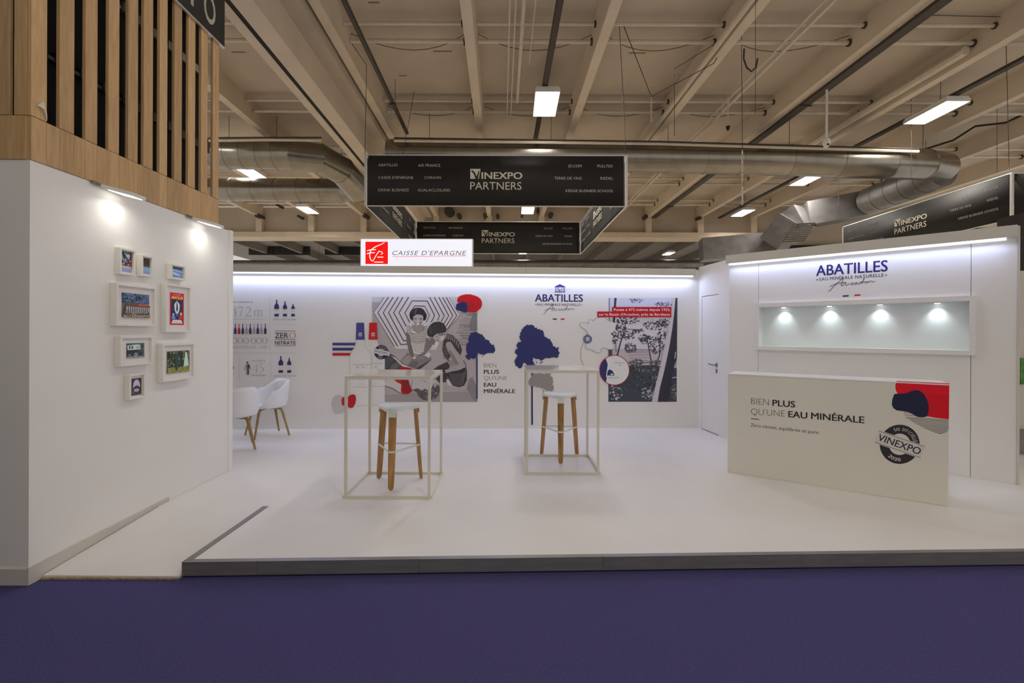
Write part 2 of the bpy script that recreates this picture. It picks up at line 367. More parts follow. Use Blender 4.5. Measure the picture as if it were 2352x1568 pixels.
def led_light(pl, s0, s1, z, o, watts):
    L = bpy.data.lights.new('led_light', 'AREA'); L.shape = 'RECTANGLE'; L.size = s1-s0; L.size_y = 0.015; L.energy = watts; L.color = LED_COL
    o_ = bpy.data.objects.new('led_light', L); C.objects.link(o_)
    c = pl.w((s0+s1)/2, z, o); zdir = (Vector((0, 0, 1))*0.96 - pl.n*0.28).normalized(); x = pl.d; y = zdir.cross(x).normalized(); zz = x.cross(y)
    o_.matrix_world = Matrix(((x.x, y.x, zz.x, c.x), (x.y, y.y, zz.y, c.y), (x.z, y.z, zz.z, c.z), (0, 0, 0, 1)))
led_light(PB, 0.3, PB.len-0.13, BT-0.125, FO-0.02, LED_W*(PB.len-0.43))
# --- side wall with the door
rB = Vector((499/F*6.95, 6.95)); rA = Vector(((2336-CX)/F*4.94, 4.94))
PD = Plane((bb_.x, bb_.y), (rB.x, rB.y))
wd = tagp(thing('wall_side', (3.1, 7.4, 0)), kind='structure')
du0, du1 = 0.10, PD.sz(1650, 1003)[0]; dz = 2.12
DT = 2.70
n = PD
for (a, b, z0, z1) in ((0.0, du0, PZ, DT), (du1, PD.len, PZ, DT), (du0, du1, PZ+dz, DT)):
    bm = NB(); slab(bm, PD, a, b, z0, z1, -0.06, 0.0); obj('wall_panel', bm, M['wall'], wd)
door = tagp(thing('door_1', (3.1, 7.4, PZ)), kind='structure')
bm = NB(); slab(bm, PD, du0+0.004, du1-0.004, PZ+0.012, PZ+dz-0.008, -0.045, -0.004, 0.002); obj('door_leaf', bm, M['wall'], door)
bm = NB(); slab(bm, PD, du0, du1, PZ+0.0005, PZ+dz-0.001, -0.058, -0.05); obj('door_rebate', bm, M['dark'], door)
hp = PD.sz(1646, 838)
bm = NB(); slab(bm, PD, hp[0]-0.02, hp[0]+0.02, hp[1]-0.03, hp[1]+0.03, -0.003, 0.006, 0.003); slab(bm, PD, hp[0]-0.02, hp[0]+0.02, hp[1]-0.12, hp[1]-0.06, -0.003, 0.006, 0.003)
tube(bm, [PD.w(hp[0], hp[1], 0.005), PD.w(hp[0], hp[1], 0.05), PD.w(hp[0]-0.03, hp[1], 0.058), PD.w(hp[0]-0.14, hp[1]+0.012, 0.055)], 0.009, 8)
obj('door_handle', bm, M['steel'], door, smooth=True)
# --- right display wall
PR = Plane((rB.x, rB.y), (rA.x, rA.y)); RT = 2.735
wr = tagp(thing('wall_right', (4.2, 6.0, 0)), kind='structure')
s1 = PR.sz(1742, 760)[0]; s2 = PR.sz(2230, 760)[0]
fp = 0.045
n0, nz1 = PR.sz(1743, 706, fp); nz0 = PR.sz(1743, 796, fp)[1]; n1 = PR.sz(2226, 745, fp)[0]
nz1 = (nz1+PR.sz(2226, 689, fp)[1])/2; nz0 = (nz0+PR.sz(2226, 802.5, fp)[1])/2
g = 0.002
for (a, b, z0, z1) in ((0, s1-g, PZ, RT), (s2+g, PR.len, PZ, RT), (s1+g, s2-g, PZ, nz0-0.03), (s1+g, s2-g, nz1+0.03, RT)):
    bm = NB(); slab(bm, PR, a, b, z0, z1, -0.05, 0.0, 0.0015); obj('wall_panel', bm, M['wall'], wr)
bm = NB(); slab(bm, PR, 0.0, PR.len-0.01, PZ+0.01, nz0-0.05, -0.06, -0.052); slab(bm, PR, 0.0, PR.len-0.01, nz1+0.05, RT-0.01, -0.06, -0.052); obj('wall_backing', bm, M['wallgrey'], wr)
bm = NB(); slab(bm, PR, PR.len, PR.len+0.02, PZ, RT+0.008, -0.12, 0.012); obj('end_trim', bm, M['fascia'], wr)
bm = NB(); slab(bm, PR, -0.02, PR.len, RT-0.11, RT+0.008, 0.0, FO, 0.002); obj('fascia_board', bm, M['fascia'], wr)
bm = NB(); slab(bm, PR, 0.02, PR.len-0.08, RT-0.136, RT-0.1115, FO-0.035, FO-0.008); obj('led_bar', bm, M['led'], wr)
led_light(PR, 0.02, PR.len-0.08, RT-0.139, FO-0.02, LED_W*0.55*(PR.len-0.1))
# niche
ni = thing('display_niche', PR.w((n0+n1)/2, nz0-0.05, 0), 'long empty white display niche with four small spotlights, set in the wall behind the counter', 'display case')
fw = 0.052
P = PR
def mitre(pts4, o0, o1):  # a frame board: 4 (s,z) corners
    bm = NB(); hexa(bm, [P.w(u, z, o0) for u, z in pts4]+[P.w(u, z, o1) for u, z in pts4]); return bm
i0, i1, j0, j1 = n0, n1, nz0, nz1; e0, e1, g0, g1 = n0-fw, n1+fw, nz0-fw, nz1+fw
for q in (((e0, g1), (e1, g1), (i1, j1), (i0, j1)), ((e0, g0), (e1, g0), (i1, j0), (i0, j0)), ((e0, g0), (i0, j0), (i0, j1), (e0, g1)), ((e1, g0), (i1, j0), (i1, j1), (e1, g1))):
    cx_ = sum(a[0] for a in q)/4; cz_ = sum(a[1] for a in q)/4
    q = [(u+(0.0006 if u < cx_ else -0.0006), z) for u, z in q]
    obj('frame_board', mitre(q, 0.0, fp), M['wall'], ni)
ND = 0.10
bm = NB(); slab(bm, PR, i0-0.02, i1+0.02, j0-0.02, j1+0.02, -ND-0.02, -ND); obj('back_panel', bm, M['vitrine'], ni)
bm = NB(); slab(bm, PR, i0-0.02, i1+0.02, j0-0.02, j0, -ND, 0.0); obj('bottom_panel', bm, M['vitrine'], ni)
bm = NB(); slab(bm, PR, i0-0.02, i1+0.02, j1, j1+0.02, -ND, 0.0); obj('top_panel', bm, M['vitrine'], ni)
bm = NB(); slab(bm, PR, i0-0.02, i0, j0, j1, -ND, 0.0); obj('side_panel', bm, M['vitrine'], ni)
bm = NB(); slab(bm, PR, i1, i1+0.02, j0, j1, -ND, 0.0); obj('side_panel', bm, M['vitrine'], ni)
NICHE_W = 4.4
for px in (1800, 1905, 2021, 2153):
    u = PR.sz(px, 700, -0.04)[0]; c = PR.w(u, j1, -0.04)
    bm = NB(); tube(bm, [c+Vector((0, 0, 0.0)), c-Vector((0, 0, 0.012))], 0.035, 16); dl = obj('downlight', bm, M['lampbody'], ni)
    bm = NB(); tube(bm, [c-Vector((0, 0, 0.0125)), c-Vector((0, 0, 0.016))], 0.025, 16); obj('lens', bm, M['spotglow'], dl)
    L = bpy.data.lights.new('niche_spot', 'SPOT'); L.energy = NICHE_W; L.color = (0.86, 0.96, 1.0); L.spot_size = math.radians(105); L.spot_blend = 1.0; L.shadow_soft_size = 0.02
    o_ = bpy.data.objects.new('niche_spot', L); C.objects.link(o_); o_.location = c-Vector((0, 0, 0.022))
    d = (-PR.n*0.08+Vector((0, 0, -1))).normalized(); o_.rotation_euler = d.to_track_quat('-Z', 'Y').to_euler()

# ================================================================== HALL ROOF
ZB, ZS = 7.1, 7.6
Y0, Y1 = -6.0, 23.2
ce = tagp(thing('ceiling', (0, 10, ZS)), kind='structure')
def run(bm, x0, x1, ya, yb_, z0, z1, taper=0.0):
    hexa(bm, [(hx(x0, ya), ya, z0), (hx(x1, ya), ya, z0), (hx(x1, yb_), yb_, z0), (hx(x0, yb_), yb_, z0),
              (hx(x0-taper, ya), ya, z1), (hx(x1+taper, ya), ya, z1), (hx(x1+taper, yb_), yb_, z1), (hx(x0-taper, yb_), yb_, z1)])
SX = [-21.6, -19.1, -16.6, -14.1, -11.6, -9.1, -6.6, -3.13, -0.62, 1.88, 4.30, 6.95, 9.4, 11.9, 14.4, 16.9, 19.4, 21.9]
for i in range(len(SX)-1):                      # one roof slab per bay
    bm = NB(); run(bm, SX[i]+0.006, SX[i+1]-0.006, Y0, Y1, ZS, ZS+0.12); obj('roof_slab', bm, M['concrete'], ce)
for x in SX:
    bm = NB(); run(bm, x-0.095, x+0.095, Y0, Y1, ZB, ZS, 0.045); obj('roof_beam', bm, M['stem'], ce)
# the great beam over the picture wall
bm = NB(); run(bm, -4.19, -4.02, Y0, 22.5, 6.4, 6.95); run(bm, -3.93, -3.60, Y0, 22.5, 6.4, 6.95); obj('main_beam', bm, M['stem'], ce)
bm = NB(); run(bm, -4.019, -3.931, Y0, 22.5, 6.41, 6.9); obj('main_beam_slot', bm, M['black'], ce)
bm = NB(); run(bm, -4.55, -3.28, Y0, 22.5, 6.95, ZS); obj('main_beam_head', bm, M['concrete'], ce)
# cross girder at the far end of the bay, second bay behind
gb = [(-22, 6.45, 23.2, ZS), ]
bm = NB(); hexa(bm, [(-22, 23.4, 6.35), (26, 22.9, 6.35), (26, 23.5, 6.35), (-22, 24.0, 6.35), (-22, 23.4, ZS), (26, 22.9, ZS), (26, 23.5, ZS), (-22, 24.0, ZS)]); obj('cross_girder', bm, M['concrete'], ce)
bm = NB(); hexa(bm, [(-22, 23.1, 6.12), (26, 22.6, 6.12), (26, 23.7, 6.12), (-22, 24.2, 6.12), (-22, 23.1, 6.36), (26, 22.6, 6.36), (26, 23.7, 6.36), (-22, 24.2, 6.36)]); obj('girder_flange', bm, M['stem'], ce)
for x in SX[3:-3]:
    bm = NB(); y = 23.3-0.0104*(x+22)+0.2; run(bm, x-0.14, x+0.14, y-0.35, y, 6.36, ZB+0.05); obj('girder_rib', bm, M['stem'], ce)
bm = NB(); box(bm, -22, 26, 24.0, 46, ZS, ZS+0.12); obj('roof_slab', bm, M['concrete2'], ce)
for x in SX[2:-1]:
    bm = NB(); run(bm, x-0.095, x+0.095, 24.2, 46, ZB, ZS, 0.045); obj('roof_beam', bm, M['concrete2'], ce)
# tie pipes crossing the bays, with shadow arcs built as thin brown tubes
ys = [9.1, 12.15, 15.2, 18.2, 21.2]
for y in ys:
    for i in range(3, len(SX)-3):
        a, b = SX[i]+0.13, SX[i+1]-0.13
        if SX[i] < -3.2 < SX[i+1] + 0.1 and False: continue
        for (dy, z, r) in ((0, 7.44, 0.035), (0.42, 7.36, 0.042)):
            q0 = Vector((hx(a, y), y+dy, z)); q1 = Vector((hx(b, y), y+dy, z))
            bm = NB(); tube(bm, [q0, q1], r, 8); obj('tie_pipe', bm, M['pipe'], ce, smooth=True)
            bm = NB(); tube(bm, [q1-Vector((0.03, 0, 0)), q1+Vector((0.02, 0, 0))], r*1.7, 10); obj('pipe_sleeve', bm, M['tray'], ce)
        if -4 < SX[i] < 5:
            pts = [Vector((hx(a+(b-a)*k/8, y), y+0.42+0.55*(1-((k-4)/4)**2), 7.50)) for k in range(9)]
            bm = NB(); tube(bm, pts, 0.010, 5); obj('arc_shadow', bm, M['wire'], ce)
for (x0, x1, y) in ((846, 871, 6), (995, 1038, 118), (532, 564, 120), (916, 934, 174), (1444, 1483, 122), (1208, 1222, 231)):
    p, q = onz(x0, y, ZS-0.004), onz(x1, y, ZS-0.004); bm = NB(); box(bm, p.x, q.x, p.y-0.02, p.y+0.02, ZS-0.006, ZS-0.0005); obj('slab_slot', bm, M['wire'], ce)
# hall end wall
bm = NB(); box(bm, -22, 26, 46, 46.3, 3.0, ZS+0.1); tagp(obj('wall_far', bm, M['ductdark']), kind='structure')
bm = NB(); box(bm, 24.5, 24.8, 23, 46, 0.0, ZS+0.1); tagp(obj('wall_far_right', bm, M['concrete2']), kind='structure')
# unseen dark block left of the camera, added to shade the wall's aisle end
bm = NB(); box(bm, -9.0, -3.3, -4.0, 2.3, 0.002, 4.2); tagp(obj('shade_block', bm, M['dark'], label='dark block added to shade the aisle side, outside the picture to the left'), cat='light blocker')
# ================================================================== CEILING LIGHTS, the hall's real lamps
def make_light():
    t = thing('ceiling_light', (0, 0, 0))
    bm = NB(); box(bm, -0.25, 0.25, -0.6, 0.6, 0.05, 0.11, 0.01); box(bm, -0.06, 0.06, -0.5, 0.5, 0.11, 0.16); obj('housing', bm, M['lampbody'], t)
    bm = NB()
    for sx in (-1, 1): hexa(bm, [(sx*0.245, -0.6, 0.05), (sx*0.255, -0.6, 0.05), (sx*0.255, 0.6, 0.05), (sx*0.245, 0.6, 0.05), (sx*0.265, -0.6, -0.02), (sx*0.275, -0.6, -0.02), (sx*0.275, 0.6, -0.02), (sx*0.265, 0.6, -0.02)])
    box(bm, -0.27, 0.27, -0.61, -0.60, -0.02, 0.06); box(bm, -0.27, 0.27, 0.60, 0.61, -0.02, 0.06); obj('reflector', bm, M['lampbody'], t)
    for k in range(4):
        x = -0.18+0.12*k; bm = NB(); tube(bm, [(x, -0.57, 0.005), (x, 0.57, 0.005)], 0.02, 8); obj('tube_lamp', bm, M['tube'], t, smooth=True)
    return t
lights = [(0.76, 11.15, 'square four-tube ceiling light hanging highest above the front black banner'),
          (0.66, 20.9, 'small bright ceiling light seen between the front and rear banners'),
          (10.05, 11.5, 'long ceiling light at the far right, tilted into view under the dark tray'),
          (10.1, 16.6, 'ceiling light just below the right part of the long round duct'),
          (10.1, 21.2, 'ceiling light shining on the cross girder right of the hanging chain'),
          (-8.9, 21.0, 'ceiling light lower left, below the two stacked ducts'),
          (-8.7, 16.0, 'twin-strip ceiling light seen just under the upper left duct'),
          (10.4, 32.2, 'farthest small ceiling light, behind the cross girder'),
          (0.76, 6.3, None), (10.0, 6.3, None), (-8.7, 6.3, None), (0.8, 1.6, None), (10.0, 1.6, None), (-8.7, 1.6, None), (0.8, -3.2, None), (10.0, -3.2, None), (-8.7, 11.15, None), (0.7, 32, None), (0.7, 16.0, None), (-8.7, 32, None)]
proto = None
rows = {-1: 'left', 0: 'middle', 1: 'right'}
for x, y, lab in lights:
    if proto is None: proto = make_light(); o = proto
    else: o = copy_tree(proto)
    o.location = (x, y, 6.9); o['category'] = 'ceiling light'; o['group'] = 'fluorescent ceiling lights in three rows'
    o['label'] = lab or 'ceiling light outside the picture, %s row, %s' % (rows[(x > 5)-(x < -5)], {-3: 'behind the camera', 1: 'straight overhead', 6: 'over the platform', 11: 'over the platform back', 16: 'past the front banner', 32: 'in the far bay'}[int(y)])
    L = bpy.data.lights.new('fixture_light', 'AREA'); L.shape = 'RECTANGLE'; L.size = 0.46; L.size_y = 1.14; L.energy = LAMP_W*(1.0 if y < 7 and 0 < x < 2 else (0.8 if y < 7 else 3.6)); L.color = LAMP_COL; L.spread = math.radians(175 if y < 7 else 140)
    lo = bpy.data.objects.new('fixture_light', L); C.objects.link(lo); lo.location = (x, y, 6.9+0.045-0.07)

# ================================================================== DUCTS
def duct(name, pts, r, label, seams, m='duct', nn=24, hang=True):
    t = thing(name, Vector(pts[0]), label, 'duct')
    pts = [Vector(p) for p in pts]; st = []
    for i in range(len(pts)-1):
        for j in range(seams[i]): st.append(pts[i]+(pts[i+1]-pts[i])*(j/seams[i]))
    st.append(pts[-1]); N = len(st); rings = []
    for i, p in enumerate(st):                        # mitred rings, so that the gores of an elbow meet
        a = (p-st[i-1]).normalized() if i else (st[1]-p).normalized()
        b = (st[i+1]-p).normalized() if i < N-1 else a
        d = (a+b).normalized(); x = d.cross(Vector((0, 0, 1))).normalized(); z = x.cross(d).normalized(); k = 1/max(.8, d.dot(a))
        h = b-a; h = h.normalized() if h.length > 1e-3 else None
        R = []
        for q in range(nn):
            v = (x*math.cos(2*math.pi*q/nn)+z*math.sin(2*math.pi*q/nn))*r
            if h is not None: v += h*(v.dot(h)*(k-1))
            R.append((p, v))
        rings.append((R, d))
    for i in range(N-1):
        bm = NB(); A = [bm.verts.new(p+v) for p, v in rings[i][0]]; B = [bm.verts.new(p+v) for p, v in rings[i+1][0]]
        for q in range(nn): bm.faces.new((A[q], A[(q+1) % nn], B[(q+1) % nn], B[q]))
        if i == 0: bm.faces.new(A)
        if i == N-2: bm.faces.new(B)
        obj('duct_section', bm, M[m], t, smooth=True)
        if i:
            R, d = rings[i]; bm = NB(); A = [bm.verts.new(p+v*1.022-d*.018) for p, v in R]; B = [bm.verts.new(p+v*1.022+d*.018) for p, v in R]
            for q in range(nn): bm.faces.new((A[q], A[(q+1) % nn], B[(q+1) % nn], B[q]))
            bm.faces.new(A); bm.faces.new(B); obj('duct_collar', bm, M[m], t, smooth=True)
        if hang and i % 3 == 1:
            p = rings[i][0][0][0]; bm = NB(); tube(bm, [p+Vector((0, 0, r*1.02)), Vector((p.x, p.y, ZS))], 0.007, 5); obj('hanger_rod', bm, M['tray'], t)
    return t
DY = 13.0
c = lambda px, py, y: ony(px, py, y)
ptsC = [c(893, 355, DY), c(1452, 361, DY), c(1700, 365, DY), c(2040, 375, DY-0.1), c(2120, 378, DY+0.1), c(2165, 384, DY+0.8)]
duct('round_duct', ptsC, 0.40, 'long round galvanised duct crossing above the front banner and running right', [6, 3, 3, 1, 1])
duct('round_duct', [c(2165, 392, 13.9), c(2090, 425, 15.0), c(1995, 462, 16.6)], 0.45, 'shorter spiral duct slanting down left from the end of the long duct', [2, 3], 'ductdark')
duct('round_duct', [c(380, 352, 13.4), c(672, 356, 13.4), c(735, 364, 13.6), c(785, 392, 14.2), c(826, 438, 15.2)], 0.40, 'upper of the two left ducts, with an elbow turning down', [8, 1, 1, 1])
duct('round_duct', [c(380, 434, 15.6), c(790, 437, 15.6), c(833, 432, 15.3)], 0.36, 'lower of the two left ducts, brightly lit from above', [8, 1])
duct('round_duct', [c(440, 606, 31), c(1613, 605, 31)], 0.24, 'thin dark distant duct seen just above the back wall', [16], 'ductdark', 14)
# thin rail running above the long duct
for nm, x0, x1, lab in (('pipe', 480, 738, 'above the upper left duct'), ('pipe', 905, 2110, 'above the long round duct')):
    dy = (lambda x: 316 if x < 1180 else 316+(x-1180)*0.028)
    bm = NB(); tube(bm, [c(x0, dy(x0)+1, 12.45), c((x0+x1)/2, dy((x0+x1)/2), 12.45), c(x1, dy(x1), 12.45)], 0.022, 6)
    tagp(obj(nm, bm, M['tray'], smooth=True), 'thin dark pipe running just '+lab, 'pipe')
    bm = NB(); tube(bm, [c(x0, dy(x0)+7, 12.45), c((x0+x1)/2, dy((x0+x1)/2)+5, 12.45), c(x1, dy(x1)+6, 12.45)], 0.035, 6)
    tagp(obj(nm, bm, M['pipe'], smooth=True), 'pale pipe under the thin dark pipe, '+lab, 'pipe')
# rectangular ducts at the right
t = thing('square_duct', c(1830, 520, 17.5), 'boxy angular metal duct with louvred grille above the right wall', 'duct')
def obox(p, q, wd, ht):
    bm = NB(); tube(bm, [p, q], wd, 4, sq=True); 
    for v in bm.verts: pass
    return bm
segs = [((1985, 470), (1850, 495), 17.0, 0.42), ((1850, 495), (1812, 520), 17.2, 0.42), ((1820, 505), (1775, 562), 17.4, 0.40), ((1775, 562), (1610, 575), 18.5, 0.42)]
for (a, b, y, r) in segs:
    obj('duct_section', obox(c(*a, y), c(*b, y+0.5), r, r), M['ductdark'], t)
bm = NB()
for k in range(9):
    y = 512+k*5; tube(bm, [c(1822-k*3, y+3, 16.6), c(1872-k*3, y+1, 16.6)], 0.022, 4, sq=True)
obj('grille', bm, M['duct'], t)
bm = NB(); box(bm, 10.6, 14.2, 19.5, 19.7, 4.2, 6.2); tagp(obj('plant_room_wall', bm, M['concrete'], label='pale box-like plant room wall high behind the right banner'), cat='wall')
bm = NB(); box(bm, 10.9, 13.6, 19.3, 19.48, 4.3, 5.15); tagp(obj('wall_opening', bm, M['black'], label='black rectangular opening behind the left end of the right banner'), cat='opening')
# cable trays and pipes along the bays
def runtube(name, x, ya, yb_, z, r, m, label=None, cat=None, n=8, x2=None):
    bm = NB(); tube(bm, [(hx(x, ya), ya, z), (hx(x2 if x2 is not None else x, yb_), yb_, z)], r, n); o = obj(name, bm, M[m], smooth=n > 4); return tagp(o, label, cat)
def tray(x, z, wd, ya, yb_, label):
    t = thing('cable_tray', (hx(x, 8), 8, z), label, 'cable tray')
    bm = NB(); run(bm, x-wd/2, x+wd/2, ya, yb_, z, z+0.008); obj('tray_floor', bm, M['tray'], t)
    for s in (-1, 1):
        bm = NB(); run(bm, x+s*wd/2-0.004, x+s*wd/2+0.004, ya, yb_, z, z+0.06); obj('tray_side', bm, M['tray'], t)
    k = 0; y = ya+1.2
    while y < yb_:
        bm = NB(); box(bm, hx(x, y)-wd/2-0.05, hx(x, y)+wd/2+0.05, y, y+0.03, z-0.03, z-0.005); tube(bm, [(hx(x, y)+wd/2+0.03, y+0.015, z-0.02), (hx(x, y)+wd/2+0.03, y+0.015, ZS if abs(x) > 0 else ZS)], 0.006, 5); obj('tray_hanger', bm, M['tray'], t); y += 4.6
tray(0.93, 7.02, 0.11, 1.0, 22.8, 'dark cable tray running over the middle row of lights')
tray(7.16, 7.02, 0.20, 1.0, 22.8, 'wide perforated dark tray under the beam in the right half of the roof')
tray(-2.60, 7.02, 0.07, 1.0, 13.2, 'narrow dark tray beside the great beam on the left')
tray(10.25, 7.02, 0.13, 1.0, 22.8, 'dark cable tray over the right-hand row of lights')
runtube('pipe', 0.36, 1, 11.8, 7.25, 0.035, 'pipe', 'thick cream sprinkler pipe left of the middle light', 'pipe')
runtube('pipe', 0.12, 1, 12.6, 7.25, 0.014, 'pipe', 'thin cream conduit, leftmost beside the middle light', 'pipe')
runtube('pipe', 0.22, 1, 12.6, 7.25, 0.014, 'pipe', 'thin cream conduit between the leftmost conduit and the thick pipe', 'pipe')
runtube('pipe', 0.56, 1, 10.2, 7.3, 0.012, 'pipe', 'short thin conduit right of the thick cream pipe', 'pipe')
runtube('pipe', 4.09, 1, 22.8, 7.12, 0.055, 'pipe', 'round cream pipe strapped along the beam right of the middle light', 'pipe')
runtube('pipe', 9.10, 9.5, 14.5, 7.2, 0.09, 'pipe', 'thick round cream pipe with an open end beside the far right beam', 'pipe')
runtube('pipe', 5.42, 1, 22.8, 7.24, 0.02, 'pipe', 'thin pipe of a bracketed pair in the bay with the dome camera, left one', 'pipe')
runtube('pipe', 5.56, 1, 22.8, 7.22, 0.035, 'pipe', 'thicker pipe of a bracketed pair in the bay left of the wide tray', 'pipe')
for k, px in enumerate((870, 1175, 1420)):
    pass
# ring banners --------------------------------------------------------------
ZT, ZL = 5.10, 4.10
def banner_face(name, root, p, q, flip, wav, off, text=True, small=(205, 198, 186), big=(225, 220, 200)):
    """cloth between ground points p->q, print on the side given by off"""
    pl = Plane(p, q)
    d = Vector((q[0]-p[0], q[1]-p[1], 0)).normalized(); pl.n = Vector((d.y, -d.x, 0))      # right-hand side when reading p->q
    L = pl.len; bm = NB(); nx, nz = (60, 10) if wav > 0 else (2, 1)
    grid = [[None]*(nz+1) for _ in range(nx+1)]
    for i in range(nx+1):
        for j in range(nz+1):
            u = 0.05+(L-0.1)*i/nx; z = ZL+0.015+(ZT-ZL-0.03)*j/nz; v = j/nz
            o = wav*(math.sin(u*4.1+v*3+p[0])*0.6+math.sin(u*9.3-v*5)*0.4)*math.sin(math.pi*v)*(0.6+0.4*math.sin(u*1.3))
            grid[i][j] = bm.verts.new(pl.w(u, z, o))
    for i in range(nx):
        for j in range(nz): bm.faces.new((grid[i][j], grid[i+1][j], grid[i+1][j+1], grid[i][j+1]))
    cl = obj(name, bm, M['banner'], root, smooth=True)
    sol = cl.modifiers.new('thick', 'SOLIDIFY'); sol.thickness = 0.004; sol.offset = 0
    if text:
        def T(body, u, z, wdt, cap, rgb, bold=0.0):
            A = Art(pl, off+wav*1.05, ref=(255, 255, 255))
            vs, fs, wdm = text_mesh(body, 0.0)
            for dx, dy in (((-1, -1), (1, -1), (1, 1), (-1, 1), (0, 0)) if bold else ((0, 0),)):
                A._add([(u*L+(x+dx*bold)*wdt*L/wdm, ZL+z+(y+dy*bold*.5)*cap/0.72) for x, y in vs], fs, rgb)
            A.build('lettering', cl)
        # columns measured on the front banner (fractions of its length, heights in metres)
        for body, u, z, wdt in (('ABATILLES', .049, .775, .074), ('AIR FRANCE', .201, .77, .086), ("CAISSE D'EPARGNE", .049, .53, .134), ('CORAVIN', .226, .53, .064),
                                ('DRINK BUSINESS', .049, .285, .117), ('GUALACLOSURES', .201, .285, .124), ('JD.COM', .777, .765, .052), ('PULLTEX', .889, .765, .060),
                                ('TERRE DE VINS', .724, .525, .105), ('RIEDEL', .901, .525, .049), ('KEDGE BUSINESS SCHOOL', .768, .28, .183)):
            T(body, u, z, wdt, 0.055, small, 0.0)
        T('INEXPO', .446, .535, .155, 0.135, big, 0.02); T('PARTNERS', .402, .325, .197, 0.155, big, 0.0)
        A = Art(pl, off+wav*1.05, ref=(255, 255, 255))
        # the V mark: a square with a swooping v cut out of it
        x0, x1, z0, z1 = .402*L, .441*L, ZL+.535, ZL+.73
        A._add([(x0, z0), (x1-.03, z0), (x1-.0, z1-.03), (x1, z1), (x0, z1)], [(0, 1, 2, 3, 4)], big)
        dk = (38, 35, 34)
        sw = [(x0+0.01, z1-.025), (x0+.055, z1-.035), (x0+.095, z1-.075), (x0+.125, z0+.045), (x0+.16, z1-.05), (x0+.185, z1-.03), (x0+.150, z0-.005), (x0+.105, z0-.005), (x0+.07, z1-.10), (x0+.03, z1-.06)]
        A._add(sw, [tuple(range(len(sw)))], dk)
        A.build('emblem', cl)
    return cl
def ring_banner(name, corners, label, wav=(0, .02, .03, .03), cables=()):
    t = thing(name, (*((Vector(corners[0])+Vector(corners[2]))/2), ZL), label, 'banner')
    names = ('front_banner', 'right_banner', 'rear_banner', 'left_banner'); n = 4
    a, b, c_, d = corners                                     # front left, front right, back right, back left
    i = 0.13
    banner_face('front_banner', t, a, b, 0, wav[0], 0.004)
    banner_face('rear_banner', t, d, c_, 0, wav[2], 0.004)
    banner_face('left_banner', t, a, d, 0, wav[3], 0.004)
    banner_face('right_banner', t, c_, b, 0, wav[1], 0.004)
    for k in range(4):
        p, q = corners[k], corners[(k+1) % 4]
        for z in (ZL, ZT):
            bm = NB(); tube(bm, [(*p, z), (*q, z)], 0.012, 6); obj('frame_rail', bm, M['alulight'], t)
        v = (Vector(q)-Vector(p)).normalized()*0.04
        for (cx_, cy_) in (p,):
            bm = NB(); tube(bm, [(cx_, cy_, ZL), (cx_, cy_, ZT)], 0.022, 4, sq=True); obj('frame_post', bm, M['alulight'], t)
    return t
Yf, Yr = 9.48, 15.2
A_ = ony(840, 357, Yf); B_ = ony(1438, 358, Yf); C_ = ony(1334, 511, Yr); D_ = ony(954, 511, Yr)
rb1 = ring_banner('banner_ring', [(A_.x, A_.y), (B_.x, B_.y-0.02), (C_.x, C_.y), (D_.x, D_.y)], 'square ring of four black hanging banners in the middle, facing the viewer')
E_ = ony(2308, 392, 10.5); G_ = ony(1937, 521, 15.75)
rb2 = ring_banner('banner_ring', [(E_.x+0.05, E_.y-0.1), (E_.x+5.2, E_.y-0.3), (G_.x+5.2, G_.y), (G_.x, G_.y)], 'square ring of black hanging banners at the right, seen edge-on', wav=(0, 0, .02, 0))
# ring 2's near-left face must be readable from outside
p, q = (G_.x-0.012, G_.y), (E_.x+0.038, E_.y-0.1)
banner_face('outer_banner', rb2, p, q, 0, 0, 0.004, small=(150, 145, 135))
def wire(name, pts, r, m, label, cat, n=5, closed=False):
    bm = NB(); tube(bm, pts, r, n, closed=closed); return tagp(obj(name, bm, M[m], smooth=True), label, cat)
wire('cable', [c(838, 357, Yf), c(842, 150, 9.3), c(808, 100, 8.9)], 0.006, 'cable', 'thin cable holding the left front corner of the middle banner ring', 'cable')
wire('cable', [c(1438, 358, Yf), c(1433, 245, 9.45), c(1421, 30, 9.3)], 0.006, 'cable', 'thin cable holding the right front corner of the middle banner ring', 'cable')
wire('cable', [c(925, 357, 12), c(962, 152, 12)], 0.006, 'cable', 'thin slanting cable left of the middle light', 'cable')
wire('cable', [c(2318, 388, 10.5), c(2310, 60, 9.6)], 0.006, 'cable', 'thin cable holding the near corner of the right banner ring', 'cable')
wire('cable', [c(1421, 30, 9.3), c(1496, 222, 9.3), c(1640, 145, 9.6), c(1705, 30, 9.6)], 0.008, 'cable', 'slack cable looping in a vee between two beams right of the middle light', 'cable')
wire('cable', [c(1549, 312, 9.9), c(1549, 158, 9.9), c(1660, 90, 9.6)], 0.006, 'cable', 'thin cable hanging straight down in the bay right of the middle light', 'cable')
wire('cable', [c(1703, 60, 9.6), c(1705, 345, 9.6)], 0.006, 'cable', 'thin cable from which the long chain hangs', 'cable')
wire('cable', [c(1735, 0, 8), c(1735, 120, 8), c(1735, 262, 8)], 0.004, 'cable', 'thin cable ending in a little hook left of the dome camera', 'cable')
wire('cable_hook', [c(1709, 112, 8), c(1708, 135, 8), c(1715, 155, 8), c(1726, 164, 8), c(1736, 155, 8), c(1740, 134, 8)], 0.014, 'cable', 'black cable loop shaped like a hook under a beam', 'cable')
wire('cable', [c(1700, -5, 9), c(1860, 4, 9), c(1972, 20, 9), c(2100, 34, 9), c(2352, 40, 9)], 0.006, 'cable', 'thin wire stretched across the top right roof bays', 'cable')
